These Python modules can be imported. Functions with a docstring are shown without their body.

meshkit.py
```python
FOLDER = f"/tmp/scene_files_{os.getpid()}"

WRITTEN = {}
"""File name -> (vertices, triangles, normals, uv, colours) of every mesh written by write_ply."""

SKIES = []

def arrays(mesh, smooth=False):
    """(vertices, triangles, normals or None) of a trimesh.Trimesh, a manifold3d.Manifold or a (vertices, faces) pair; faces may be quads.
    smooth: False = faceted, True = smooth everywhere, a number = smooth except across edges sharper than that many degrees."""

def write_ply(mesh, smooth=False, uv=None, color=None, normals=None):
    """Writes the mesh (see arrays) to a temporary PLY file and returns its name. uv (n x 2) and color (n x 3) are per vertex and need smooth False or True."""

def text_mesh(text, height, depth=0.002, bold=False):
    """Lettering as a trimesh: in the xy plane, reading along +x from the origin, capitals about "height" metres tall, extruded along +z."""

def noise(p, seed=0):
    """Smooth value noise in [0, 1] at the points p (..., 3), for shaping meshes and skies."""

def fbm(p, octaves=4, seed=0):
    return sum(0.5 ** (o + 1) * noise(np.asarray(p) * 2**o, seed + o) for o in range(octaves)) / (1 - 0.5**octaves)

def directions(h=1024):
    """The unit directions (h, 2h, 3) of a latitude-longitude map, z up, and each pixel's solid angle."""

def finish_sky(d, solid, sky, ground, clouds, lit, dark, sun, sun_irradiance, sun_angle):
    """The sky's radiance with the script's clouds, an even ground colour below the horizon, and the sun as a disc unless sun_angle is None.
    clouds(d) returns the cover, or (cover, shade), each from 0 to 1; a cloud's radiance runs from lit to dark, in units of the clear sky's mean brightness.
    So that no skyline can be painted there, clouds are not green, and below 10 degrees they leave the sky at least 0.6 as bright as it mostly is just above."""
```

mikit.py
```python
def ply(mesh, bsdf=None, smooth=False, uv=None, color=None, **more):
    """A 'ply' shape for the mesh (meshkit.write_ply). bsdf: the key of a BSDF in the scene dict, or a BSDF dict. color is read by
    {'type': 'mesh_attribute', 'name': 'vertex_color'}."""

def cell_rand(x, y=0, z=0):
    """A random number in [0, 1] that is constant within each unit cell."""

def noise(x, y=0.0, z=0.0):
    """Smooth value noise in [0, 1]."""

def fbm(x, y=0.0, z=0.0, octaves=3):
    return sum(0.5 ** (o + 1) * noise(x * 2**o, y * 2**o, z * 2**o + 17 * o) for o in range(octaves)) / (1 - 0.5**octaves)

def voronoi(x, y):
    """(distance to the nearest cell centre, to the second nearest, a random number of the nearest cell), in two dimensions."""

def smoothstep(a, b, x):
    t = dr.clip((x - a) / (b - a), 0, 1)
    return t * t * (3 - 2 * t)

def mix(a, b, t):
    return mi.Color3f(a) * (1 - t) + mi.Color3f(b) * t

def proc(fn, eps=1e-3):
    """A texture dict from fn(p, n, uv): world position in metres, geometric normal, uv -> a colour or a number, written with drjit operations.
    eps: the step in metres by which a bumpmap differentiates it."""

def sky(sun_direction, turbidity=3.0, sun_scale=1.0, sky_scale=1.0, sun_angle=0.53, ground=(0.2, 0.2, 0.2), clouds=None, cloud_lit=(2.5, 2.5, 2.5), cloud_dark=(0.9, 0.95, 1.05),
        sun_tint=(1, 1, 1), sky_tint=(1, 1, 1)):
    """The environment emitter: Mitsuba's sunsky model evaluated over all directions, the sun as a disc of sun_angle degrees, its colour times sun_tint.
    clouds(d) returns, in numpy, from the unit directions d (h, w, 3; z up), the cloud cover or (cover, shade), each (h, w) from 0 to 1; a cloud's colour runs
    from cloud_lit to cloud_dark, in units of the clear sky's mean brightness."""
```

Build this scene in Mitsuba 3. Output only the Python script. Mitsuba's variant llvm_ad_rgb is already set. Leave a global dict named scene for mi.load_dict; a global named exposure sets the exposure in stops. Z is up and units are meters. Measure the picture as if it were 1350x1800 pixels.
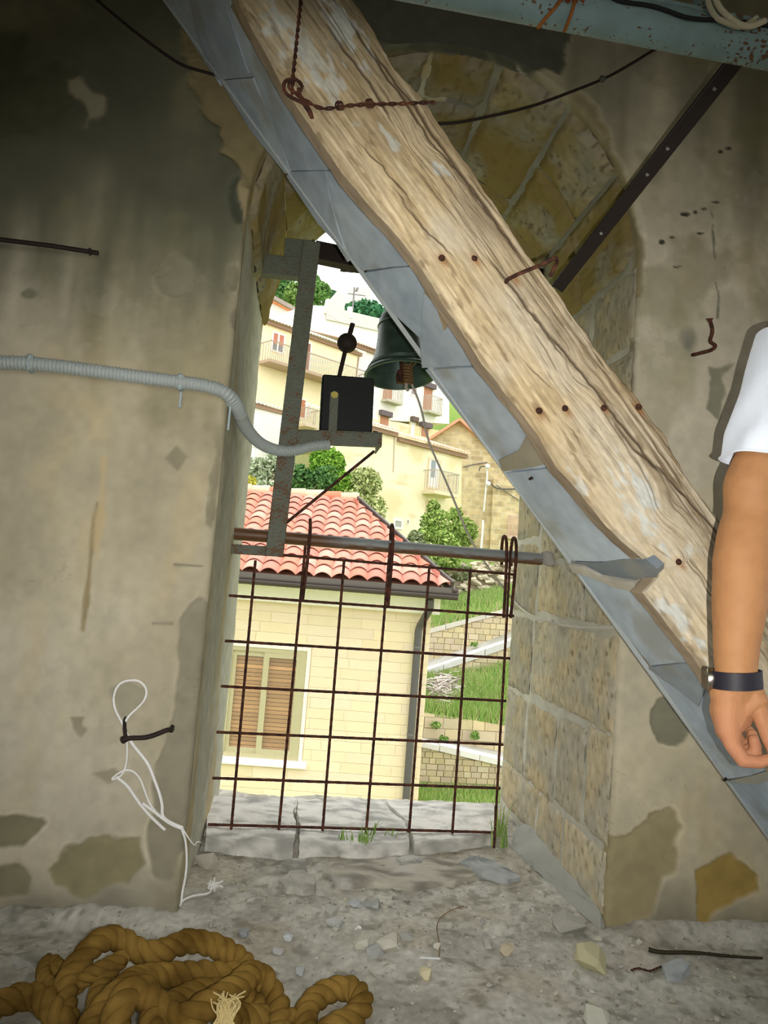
import math, random
import numpy as np, trimesh, manifold3d
import mitsuba as mi, mikit, meshkit
from shapely.geometry import Polygon
from scipy.interpolate import CubicSpline

T = mi.ScalarTransform4f
scene, labels = {}, {}
rng = np.random.default_rng(7)

# ------------------------------------------------------------------ camera, sky, flash, exposure
F_PX = 1300.0                                            # focal length in pixels of the 1350 x 1800 frame
C = np.array([0, 0, .95])
def camera_axes(yaw, pitch, roll):
    yaw, pitch, roll = np.radians([yaw, pitch, roll])
    f = np.array([math.sin(yaw) * math.cos(pitch), math.cos(yaw) * math.cos(pitch), math.sin(pitch)])
    r = np.array([math.cos(yaw), -math.sin(yaw), 0]); u = np.cross(r, f)
    c, s = math.cos(roll), math.sin(roll)
    return c * r + s * u, -s * r + c * u, f
RX, UP, FW = camera_axes(6.5, 4.87, 4.52)
scene['camera'] = {'type': 'perspective', 'fov': 2 * math.degrees(math.atan(675 / F_PX)), 'fov_axis': 'x', 'near_clip': .02, 'far_clip': 500,
                   'to_world': T().look_at(origin=C.tolist(), target=(C + FW).tolist(), up=UP.tolist())}
exposure = 0.0
SKY, FLASH = 14.6, 9.3
def clouds(d):
    n = meshkit.fbm(d * [3, 3, 5], 4, 3)
    return np.ones(n.shape), np.clip((n - .45) * 1.2, 0, .5)
scene['sky'] = mikit.sky((-.35, -.6, .72), turbidity=4, sun_scale=0.0, sky_scale=SKY, ground=(.32, .30, .24), clouds=clouds,
                         cloud_lit=(1.55, 1.55, 1.5), cloud_dark=(1.2, 1.22, 1.25))
# the compact camera's own flash, a few centimetres right of the lens; it falls off towards the corners
fo = C + RX * .045 - UP * .012 + FW * .01
scene['camera_flash'] = {'type': 'spot', 'intensity': {'type': 'rgb', 'value': [FLASH, FLASH * .97, FLASH * .88]}, 'cutoff_angle': 41, 'beam_width': 24,
                         'to_world': T().look_at(origin=fo.tolist(), target=(fo + FW - UP * .04).tolist(), up=UP.tolist())}

# ------------------------------------------------------------------ from a point of the photograph to a point of the place
def ray(x, y): return FW + RX * (x - 675) / F_PX - UP * (y - 900) / F_PX
def atY(x, y, Y): d = ray(x, y); return C + d * (Y / d[1])
def atZ(x, y, z): d = ray(x, y); return C + d * ((z - C[2]) / d[2])
def atX(x, y, X): d = ray(x, y); return C + d * (X / d[0])
class Plane:
    """A plane through p with in-plane axes u, v and normal n; at(x, y) is where the sight line meets it."""
    def __init__(s, p, u, v=(0, 0, 1)):
        s.p = np.asarray(p, float); s.u = np.asarray(u, float) / np.linalg.norm(u)
        v = np.asarray(v, float); v = v - s.u * (v @ s.u); s.v = v / np.linalg.norm(v); s.n = np.cross(s.u, s.v)
    def at(s, x, y): d = ray(x, y); return C + d * (((s.p - C) @ s.n) / (d @ s.n))
    def uv(s, q): q = np.asarray(q) - s.p; return q @ s.u, q @ s.v
    def px(s, x, y): return s.uv(s.at(x, y))
    def world(s, a, b, c=0): return s.p + s.u * a + s.v * b + s.n * c
    def matrix(s): m = np.eye(4); m[:3, 0], m[:3, 1], m[:3, 2], m[:3, 3] = s.u, s.v, s.n, s.p; return m

# ------------------------------------------------------------------ keys, labels
used = {}
def numbered(k):
    n = used.get(k, 0); used[k] = n + 1
    return k if n == 0 else f'{k}_{n:03d}'
def thing(name, label=None, cat=None, group=None, kind=None):
    k = numbered(name); d = {}
    if label: d['label'] = label
    if cat: d['category'] = cat
    if group: d['group'] = group
    if kind: d['kind'] = kind
    labels[k] = d
    return k
def put(key, mesh, bsdf='vcol', col=None, smooth=False, jit=0.0):
    """One entry of the scene; col: one linear colour or one per vertex."""
    if bsdf in VCOL:
        n = len(mesh.vertices); c = np.broadcast_to(np.asarray(col if col is not None else (.5, .5, .5), float), (n, 3)).copy()
        if jit: c *= 1 + jit * (meshkit.noise(np.asarray(mesh.vertices) * 60, 5)[:, None] - .5) * 2
        scene[key] = mikit.ply(mesh, bsdf, smooth=bool(smooth), color=np.clip(c, 0, 1))
    else:
        scene[key] = mikit.ply(mesh, bsdf, smooth=smooth)
    return key
def part(parent, name, mesh, bsdf='vcol', col=None, smooth=False, label=None, kind=None, jit=0.0):
    k = put(numbered(parent + '__' + name), mesh, bsdf, col, smooth, jit)
    if label or kind: labels[k] = {**({'label': label} if label else {}), **({'kind': kind} if kind else {})}
    return k
def single(name, mesh, label, cat, bsdf='vcol', col=None, smooth=False, group=None, kind=None, jit=0.0):
    return put(thing(name, label, cat, group, kind), mesh, bsdf, col, smooth, jit)
def srgb(r, g, b):
    c = np.array([r, g, b]) / 255.; return np.where(c <= .04045, c / 12.92, ((c + .055) / 1.055) ** 2.4)

# ------------------------------------------------------------------ materials
VCOL = {'vcol', 'vsatin', 'vleaf', 'vmetal'}
va = {'type': 'mesh_attribute', 'name': 'vertex_color'}
def pr(color, rough=.8, spec=.3, **kw):
    return {'type': 'twosided', 'bsdf': {'type': 'principled', 'base_color': color if isinstance(color, dict) else {'type': 'rgb', 'value': [float(x) for x in color]}, 'roughness': rough, 'specular': spec, **kw}}
scene['vcol'] = {'type': 'twosided', 'bsdf': {'type': 'diffuse', 'reflectance': va}}
scene['vsatin'] = pr(va, .48, .4)
scene['vmetal'] = pr(va, .5, .5, metallic=.25)
scene['vleaf'] = {'type': 'twosided', 'bsdf': {'type': 'diffuse', 'reflectance': va}}
def rust_paint(p, n, uv):
    s = mikit.fbm(p.x * 26, p.y * 26, p.z * 26, 3); f = mikit.noise(p.x * 150, p.y * 150, p.z * 150)
    g = mikit.smoothstep(.60, .68, s * .55 + f * .45 + mikit.smoothstep(1.9, 1.0, p.z) * .13 - .04)
    return mikit.mix(mi.Color3f(.11, .12, .095), mi.Color3f(.10, .052, .022), g) * (.8 + .4 * f)
scene['painted_rusty_steel'] = pr(mikit.proc(rust_paint), .6, .3)
def rust(p, n, uv):
    f = mikit.fbm(p.x * 60, p.y * 60, p.z * 60, 3)
    return mikit.mix(mi.Color3f(.035, .016, .012), mi.Color3f(.115, .042, .024), mikit.smoothstep(.3, .8, f))
scene['rust'] = pr(mikit.proc(rust), .8, .2)
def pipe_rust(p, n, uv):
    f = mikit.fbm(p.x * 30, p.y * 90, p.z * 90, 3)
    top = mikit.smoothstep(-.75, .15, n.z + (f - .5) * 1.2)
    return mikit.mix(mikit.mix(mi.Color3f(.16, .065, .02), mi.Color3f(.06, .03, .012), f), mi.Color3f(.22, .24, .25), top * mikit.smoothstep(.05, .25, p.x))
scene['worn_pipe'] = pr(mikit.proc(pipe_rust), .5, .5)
def blue_paint(p, n, uv):
    s = mikit.fbm(p.x * 25, p.y * 25, p.z * 25, 2); f = mikit.noise(p.x * 170, p.y * 170, p.z * 170)
    g = mikit.smoothstep(.64, .72, s * .42 + f * .53 + mikit.smoothstep(.5, .9, p.x) * .07)
    return mikit.mix(mi.Color3f(.17, .255, .275) * (.8 + .35 * s), mi.Color3f(.10, .055, .028), g)
scene['pale_blue_paint'] = pr(mikit.proc(blue_paint), .55, .35)
scene['black_paint'] = pr((.008, .010, .011), .6, .25)
scene['dark_iron'] = pr((.018, .011, .009), .7, .3)
scene['grey_plastic'] = pr((.33, .37, .37), .5, .4)
scene['bronze'] = pr(mikit.proc(lambda p, n, uv: mikit.mix(mi.Color3f(.02, .035, .032), mi.Color3f(.06, .11, .09), mikit.fbm(p.x * 20, p.y * 20, p.z * 30, 3))), .45, .5, metallic=.3)
scene['white_cord'] = pr((.72, .72, .72), .9, .1)
scene['grey_cord'] = pr((.42, .40, .36), .9, .1)
scene['brown_gutter'] = pr((.055, .042, .036), .4, .5)
scene['cream_paint'] = pr((.80, .78, .66), .8, .2)
scene['white_stone'] = pr((.85, .84, .80), .8, .2)
scene['window_frame'] = pr((.46, .42, .25), .45, .4)
scene['pane_glass'] = {'type': 'thindielectric', 'int_ior': 1.5}
scene['cloth_white'] = pr((.60, .645, .74), .9, .1, sheen=.3)
scene['denim'] = pr((.05, .07, .13), .9, .1)
def skin_tex(p, n, uv):
    f = mikit.fbm(p.x * 45, p.y * 45, p.z * 45, 3); h = mikit.smoothstep(.84, .70, p.z)
    return mikit.mix(mikit.mix(mi.Color3f(.335, .165, .072), mi.Color3f(.28, .13, .055), f), mi.Color3f(.40, .175, .10), h * .8)
scene['skin'] = pr(mikit.proc(skin_tex), .62, .22)
scene['leather'] = pr((.013, .011, .018), .5, .3)
scene['brass'] = pr((.45, .42, .36), .3, .5, metallic=1.)
scene['hair'] = pr((.02, .014, .01), .6, .3)
def masonry(p, n, uv):
    a = p.x * .8 + p.y * .6
    r = dr_floor(p.z / .30); x = a / .55 + mikit.cell_rand(r) * 1.7 + mikit.noise(a * 1.5, p.z * 1.5) * .3
    z = p.z / .30
    ex = dr_abs(x - dr_floor(x) - .5); ez = dr_abs(z - dr_floor(z) - .5)
    j = mikit.smoothstep(.40, .48, ex) + mikit.smoothstep(.36, .47, ez)
    t = mikit.cell_rand(dr_floor(x), r, 4)
    c = mikit.mix(mi.Color3f(.50, .39, .22), mi.Color3f(.66, .55, .33), t) * (.8 + .4 * mikit.noise(a * 6, p.z * 6))
    return mikit.mix(c, mi.Color3f(.66, .6, .44), mikit.mi.Float(j) * .45)
import drjit as dr
dr_floor, dr_abs = (lambda x: dr.floor(mi.Float(x))), (lambda x: dr.abs(mi.Float(x)))
scene['far_masonry'] = {'type': 'twosided', 'bsdf': {'type': 'diffuse', 'reflectance': mikit.proc(masonry)}}
def old_render(p, n, uv):
    a = p.x * .8 + p.y * .6
    f = mikit.fbm(a * .7, p.z * .7, 3, 4); g = mikit.noise(a * 1.2, p.z * 4.5)
    c = mikit.mix(mi.Color3f(.74, .64, .38), mi.Color3f(.86, .79, .56), mikit.smoothstep(.3, .65, f))
    return mikit.mix(c, mi.Color3f(.62, .46, .24), mikit.smoothstep(.66, .9, g * .6 + f * .5) * .6)
scene['old_render'] = {'type': 'twosided', 'bsdf': {'type': 'diffuse', 'reflectance': mikit.proc(old_render)}}

# ------------------------------------------------------------------ mesh tools
def cat(ms): return trimesh.util.concatenate(ms)
def box(sx, sy, sz, c=(0, 0, 0), b=0.0):
    m = trimesh.creation.box((sx, sy, sz))
    if b > 0:
        pts = []
        for v in m.vertices:
            for k in range(3):
                q = v.copy()
                for j in range(3):
                    if j != k: q[j] -= math.copysign(b, q[j])
                pts.append(q)
        m = trimesh.convex.convex_hull(np.array(pts))
    m.apply_translation(c); return m
def spline(pts, n, closed=False):
    pts = np.asarray(pts, float)
    if closed: pts = np.vstack([pts, pts[:1]])
    t = np.r_[0, np.cumsum(np.linalg.norm(np.diff(pts, axis=0), axis=1) ** .6 + 1e-6)]
    return CubicSpline(t, pts, bc_type='periodic' if closed else 'natural')(np.linspace(0, t[-1], n))
def resample(p, n):
    s = np.r_[0, np.cumsum(np.linalg.norm(np.diff(p, axis=0), axis=1))]; q = np.linspace(0, s[-1], n)
    return np.stack([np.interp(q, s, p[:, k]) for k in range(3)], 1)
def frames(p):
    t = np.gradient(p, axis=0); t /= np.linalg.norm(t, axis=1, keepdims=True) + 1e-12
    a = np.cross(t[0], [0, 0, 1.] if abs(t[0][2]) < .9 else [1., 0, 0]); a /= np.linalg.norm(a); A = [a]
    for i in range(1, len(p)):
        a = a - t[i] * (a @ t[i]); a /= np.linalg.norm(a) + 1e-12; A.append(a)
    A = np.array(A); return t, A, np.cross(t, A)
def tube(p, r, n=8, flat=1.0):
    p = np.asarray(p, float); t, A, B = frames(p)
    r = np.broadcast_to(np.asarray(r, float), (len(p),)); ang = np.arange(n) * 2 * np.pi / n
    v = p[:, None] + r[:, None, None] * (np.cos(ang)[None, :, None] * A[:, None] + flat * np.sin(ang)[None, :, None] * B[:, None])
    i, j = np.meshgrid(np.arange(len(p) - 1), np.arange(n), indexing='ij')
    q = np.stack([i * n + j, i * n + (j + 1) % n, (i + 1) * n + (j + 1) % n, (i + 1) * n + j], -1).reshape(-1, 4)
    f = np.vstack([q[:, [0, 1, 2]], q[:, [0, 2, 3]]])
    m = len(p) * n; k = np.arange(n)
    V = np.vstack([v.reshape(-1, 3), p[:1], p[-1:]])
    f = np.vstack([f, np.stack([(k + 1) % n, k, k * 0 + m], 1), np.stack([m - n + k, m - n + (k + 1) % n, k * 0 + m + 1], 1)])
    return trimesh.Trimesh(V, f, process=False)
def twisted(p, r, strands=2, pitch=None, n=6, lay=.55):
    t, A, B = frames(p); s = np.r_[0, np.cumsum(np.linalg.norm(np.diff(p, axis=0), axis=1))]
    out = []
    for k in range(strands):
        ph = s / (pitch or 7 * r) * 2 * np.pi + k * 2 * np.pi / strands
        out.append(tube(p + r * lay * (np.cos(ph)[:, None] * A + np.sin(ph)[:, None] * B), r * (1 - lay) * 1.12, n))
    return cat(out)
def plate(plane, pxs, th, back=True, bev=0.0):
    """A polygon drawn in photograph points, stood on the plane with a real thickness behind it."""
    return plate_uv(plane, [plane.px(*q) for q in pxs], th)
def plate_uv(plane, uv, th, front=0.0):
    poly = Polygon(uv)
    if not poly.is_valid: poly = poly.buffer(0)
    m = trimesh.creation.extrude_polygon(poly, th, engine='earcut')
    m.apply_translation((0, 0, front - th if (plane.n @ (C - plane.p)) > 0 else -front)); m.apply_transform(plane.matrix()); return m
def rect(plane, u0, u1, v0, v1, th, front=0.0, b=0.0):
    """A box on the plane: its face stands 'front' in front of the plane, towards the viewer."""
    s = 1 if (plane.n @ (C - plane.p)) > 0 else -1
    m = box(u1 - u0, v1 - v0, th, ((u0 + u1) / 2, (v0 + v1) / 2, s * (front - th / 2)), b); m.apply_transform(plane.matrix()); return m
def bar(a, b, w, h, up=(0, 0, 1), bev=0.0):
    a, b = np.asarray(a, float), np.asarray(b, float); z = b - a; L = np.linalg.norm(z); z /= L
    x = np.cross(up, z); x /= np.linalg.norm(x); y = np.cross(z, x)
    m = box(w, h, L, (0, 0, L / 2), bev); M = np.eye(4); M[:3, 0], M[:3, 1], M[:3, 2], M[:3, 3] = x, y, z, a
    m.apply_transform(M); return m
def rod(a, b, r, n=10): return tube(np.array([a, b], float), r, n)
def lathe(prof, n=32):
    return trimesh.creation.revolve(np.asarray(prof, float), sections=n)
def hull(pts): return trimesh.convex.convex_hull(np.asarray(pts))
def pebble(r, c, seed, flat=.6, n=16, el=1.0):
    g = np.random.default_rng(seed); p = g.normal(size=(n, 3)); p /= np.linalg.norm(p, axis=1, keepdims=True)
    p *= (1 + .18 * g.normal(size=(n, 1))).clip(.7, 1.3); p *= [r * el, r, r * flat]; a = g.uniform(0, 6.28)
    R = np.array([[math.cos(a), -math.sin(a), 0], [math.sin(a), math.cos(a), 0], [0, 0, 1]])
    return hull(p @ R.T + np.asarray(c))
def sdf(P, poly):
    """Signed distance (negative inside) of points (n, 2) to a closed polygon."""
    poly = np.asarray(poly, float); d = np.full(len(P), 1e9); s = np.ones(len(P))
    for i in range(len(poly)):
        a, b = poly[i], poly[i - 1]; e = b - a; w = P - a
        q = w - np.clip((w @ e) / (e @ e), 0, 1)[:, None] * e; d = np.minimum(d, (q * q).sum(1))
        c1, c2, c3 = P[:, 1] >= a[1], P[:, 1] < b[1], e[0] * w[:, 1] > e[1] * w[:, 0]
        s = np.where((c1 & c2 & c3) | (~c1 & ~c2 & ~c3), -s, s)
    return s * np.sqrt(d)
def ss(a, b, x): t = np.clip((x - a) / (b - a), 0, 1); return t * t * (3 - 2 * t)
def lerp(a, b, t): t = np.asarray(t)[:, None]; return np.asarray(a) * (1 - t) + np.asarray(b) * t
def grid_faces(n, m, flip=False):
    i, j = np.meshgrid(np.arange(n - 1), np.arange(m - 1), indexing='ij'); a = i * m + j
    q = np.stack([a, a + 1, a + m + 1, a + m], -1).reshape(-1, 4)
    f = np.vstack([q[:, [0, 1, 2]], q[:, [0, 2, 3]]]); return f[:, ::-1] if flip else f
def fb(P, s, o=4, seed=0):
    P = np.asarray(P, float) * s
    if P.shape[1] == 2: P = np.c_[P, np.zeros(len(P))]
    return meshkit.fbm(P, o, seed)

# ================================================================== THE BELL CHAMBER
YI, YO = 2.10, 3.20                    # inner and outer face of the wall with the opening
XL, XR, XC, RA, ZS = -.23, .968, .369, .599, 1.975   # jambs, centre and radius of the arch, springing height
def edge(z, side):
    h = np.sqrt(np.clip(RA ** 2 - np.clip(z - ZS, 0, RA) ** 2, 0, None))
    return XC + side * h
def zrows(fine):
    return np.r_[np.arange(-.03, 2.0, fine), np.arange(2.0, ZS + RA - .05, fine * .8), ZS + RA - .05 * np.linspace(1, 0, 40) ** 2, np.linspace(ZS + RA + .003, 2.92, 60), 3.12]

def wpx(pts, Y=YI): return [atY(x, y, Y)[[0, 2]] for x, y in pts]
BASE, LIGHT, OCHRE, MORTAR = np.array([.40, .36, .262]), np.array([.47, .43, .34]), np.array([.42, .33, .175]), np.array([.255, .235, .175])
def plaster_ground(P2, seed):
    """Weathered lime plaster: colour in the wall's own coordinates (x, z)."""
    n1, n2, n3 = fb(P2, 1.6, 4, seed), fb(P2, 7, 4, seed + 9), fb(P2, 40, 3, seed + 17)
    st = fb(P2 * [9, .9], 1, 4, seed + 31)
    c = lerp(BASE, LIGHT, ss(.35, .7, n1)) * (1 if seed == 1 else 1.16); c = lerp(c, OCHRE, ss(.5, .72, st * .55 + n2 * .45) * .38)
    c = c * (.72 + .34 * n2 + .22 * n3)[:, None]; gr_ = ss(.52, .66, fb(P2 * [4, 1.2], 1, 5, seed + 51)); c = lerp(c, c * np.array([.70, .70, .62]), gr_ * .7); sc_ = ss(.60, .68, fb(P2, 24, 4, seed + 61)) * ss(.42, .6, n1); c = lerp(c, LIGHT * 1.08, sc_ * .5)
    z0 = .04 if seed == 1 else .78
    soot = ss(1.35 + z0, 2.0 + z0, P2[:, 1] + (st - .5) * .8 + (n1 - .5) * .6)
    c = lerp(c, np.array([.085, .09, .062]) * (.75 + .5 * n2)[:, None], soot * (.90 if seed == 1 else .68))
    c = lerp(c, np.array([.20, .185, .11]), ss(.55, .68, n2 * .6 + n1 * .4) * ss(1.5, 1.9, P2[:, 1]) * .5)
    damp = ss(.16, 0., P2[:, 1] + (n2 - .5) * .16); c = lerp(c, np.array([.18, .17, .13]), damp * .75)
    return c
def losses(P2, c, patches):
    """Plaster that has come away: colour and depth."""
    dep = np.zeros(len(P2)); w = (fb(P2, 11, 5, 77) - .5) * 1.5
    for pts, col, dd, wob, soft in patches:
        d = sdf(P2, wpx(pts)) + w * wob
        m = ss(soft, -soft, d); c = lerp(c, np.asarray(col) * (.85 + .3 * fb(P2, 30, 3, 5))[:, None] if dd > 0 else np.broadcast_to(col, c.shape), m)
        rim = ss(.010, .001, np.abs(d - .005)) * (dd > .003) * ss(.4, .65, fb(P2, 9, 3, 66)); c = lerp(c, c * 1.22, rim * .6)
        dep = np.maximum(dep, dd * m)
    return c, dep
def ell(cx, cy, rx, ry, n=14): return [(cx + rx * math.cos(a), cy + ry * math.sin(a)) for a in np.linspace(0, 6.283, n, endpoint=False)]

left_patches = [
    ([(350, 1055), (322, 1090), (312, 1140), (306, 1195), (300, 1240), (288, 1290), (272, 1360), (262, 1420), (262, 1500), (272, 1536), (298, 1538), (312, 1500), (335, 1500), (362, 1350), (372, 1200), (380, 1060)], MORTAR, .007, .03, .004),
    ([(85, 1530), (120, 1490), (180, 1470), (240, 1480), (255, 1520), (235, 1560), (150, 1570), (95, 1560)], (.25, .225, .135), .004, .05, .006),
    ([(-80, 1440), (20, 1430), (85, 1445), (40, 1480), (-80, 1490)], (.22, .205, .13), .004, .04, .006),
    ([(-60, 1530), (30, 1525), (52, 1545), (45, 1570), (-60, 1575)], (.23, .215, .14), .003, .03, .006),
    ([(560, -60), (1035, -60), (1015, 60), (985, 130), (960, 122), (880, 112), (820, 88), (700, 70), (560, 70)], (.085, .087, .07), .004, .05, .008),
    ([(168, 880), (175, 882), (166, 960), (157, 1040), (147, 1110), (142, 1108), (150, 1030), (159, 950)], (.27, .22, .13), .0015, .012, .004), ([(175, 800), (190, 800), (185, 900), (172, 980), (165, 960), (172, 880)], (.46, .37, .22), 0, .02, .008),
    ([(304, 990), (330, 991), (358, 994), (358, 998), (330, 996), (304, 994)], (.22, .20, .15), .0015, .004, .001), ([(268, 1094), (303, 1095), (303, 1099), (268, 1098)], (.25, .22, .16), .0015, .004, .001), (ell(300, 505, 12, 5), (.40, .38, .32), 0, .02, .003), (ell(425, 555, 14, 22), (.24, .22, .16), .003, .03, .004),
    (ell(308, 482, 38, 40), (.21, .20, .14), .004, .045, .006),
    ([(310, 785), (330, 803), (312, 825), (291, 806)], (.27, .24, .17), .002, .012, .003),
    (ell(421, 345, 18, 42), (.07, .075, .055), .01, .03, .012), (ell(412, 492, 17, 24), (.2, .185, .125), .006, .03, .006),
    (ell(50, 518, 17, 11), (.19, .185, .13), .002, .02, .004), ([(122, 1260), (152, 1258), (143, 1275), (152, 1283), (142, 1294), (130, 1280)], (.28, .25, .18), .002, .012, .003),
    ([(165, 1360), (200, 1352), (215, 1362), (190, 1380)], (.30, .27, .2), .002, .015, .004),
    ([(45, 60), (35, 130), (70, 130), (95, 110), (130, 118), (145, 145), (140, 190), (60, 235), (-150, 240), (-150, 60)], (.10, .105, .068), .0015, .05, .012),
    ([(118, 140), (140, 138), (160, 160), (185, 175), (180, 200), (150, 220), (150, 190), (125, 175)], (.30, .28, .20), 0, .05, .01),
    ([(195, 1215), (225, 1200), (255, 1210), (255, 1250), (215, 1260)], (.30, .28, .21), .003, .03, .004),
    ([(374, 730), (388, 735), (392, 800), (375, 930), (362, 920), (378, 800)], (.27, .245, .17), .003, .03, .004),
    ([(445, 250), (425, 300), (418, 330), (445, 430), (470, 430), (470, 250)], (.30, .25, .15), .006, .04, .006),
    ([(330, 70), (350, 150), (385, 240), (430, 330), (520, 330), (520, 0), (330, 0)], (.23, .19, .105), .012, .07, .008),
]
right_patches = [
    (ell(1204, 377, 9, 4), (.07, .065, .05), .001, .006, .0012), (ell(1222, 373, 4, 3), (.07, .065, .05), .001, .006, .0012), (ell(1238, 367, 6, 3), (.07, .065, .05), .001, .006, .0012), (ell(1258, 356, 9, 3), (.07, .065, .05), .001, .006, .0012), (ell(1162, 427, 5, 4), (.07, .065, .05), .001, .006, .0012), (ell(1181, 418, 5, 3), (.07, .065, .05), .001, .006, .0012), (ell(1232, 410, 9, 3), (.07, .065, .05), .001, .006, .0012), (ell(1280, 262, 7, 4), (.07, .065, .05), .001, .006, .0012), (ell(1265, 268, 5, 4), (.07, .065, .05), .001, .006, .0012), (ell(1190, 470, 9, 2), (.07, .065, .05), .001, .006, .0012),
    ([(1249, 362), (1252, 362), (1256, 410), (1258, 455), (1255, 455), (1252, 410)], (.20, .19, .14), .001, .004, .001), ([(1256, 495), (1259, 496), (1266, 520), (1263, 560), (1260, 560), (1262, 520)], (.22, .21, .16), .001, .004, .001),
    (ell(1182, 1270, 37, 47), (.20, .195, .14), .006, .025, .003),
    ([(1128, 1440), (1150, 1425), (1190, 1430), (1212, 1455), (1190, 1480), (1190, 1530), (1170, 1545), (1145, 1600), (1040, 1660), (1040, 1475), (1100, 1472)], (.31, .265, .155), .007, .05, .006),
    ([(1222, 1530), (1250, 1515), (1285, 1505), (1310, 1520), (1330, 1540), (1335, 1565), (1300, 1580), (1265, 1600), (1245, 1605), (1245, 1630), (1228, 1628), (1222, 1580)], (.33, .235, .075), .006, .035, .006),
    (ell(1212, 602, 22, 30), (.25, .24, .19), .0015, .05, .015), ([(1240, 640), (1290, 640), (1275, 670), (1265, 740), (1240, 720), (1250, 680)], (.25, .24, .18), .0015, .05, .006),
    ([(560, -60), (1035, -60), (1015, 60), (985, 130), (960, 122), (880, 112), (820, 88), (700, 70), (560, 70)], (.085, .087, .07), .004, .05, .008),
    ([(1085, 590), (1110, 590), (1120, 600), (1108, 640), (1112, 690), (1085, 690)], (.24, .215, .15), .006, .03, .005),
    ([(1015, 150), (1060, 215), (1095, 290), (1122, 420), (1128, 520), (1060, 520), (1040, 300), (985, 180)], (.26, .22, .13), .008, .05, .006),
    ([(880, 120), (905, 112), (920, 130), (900, 140)], (.42, .41, .36), 0, .04, .006),
]
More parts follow.
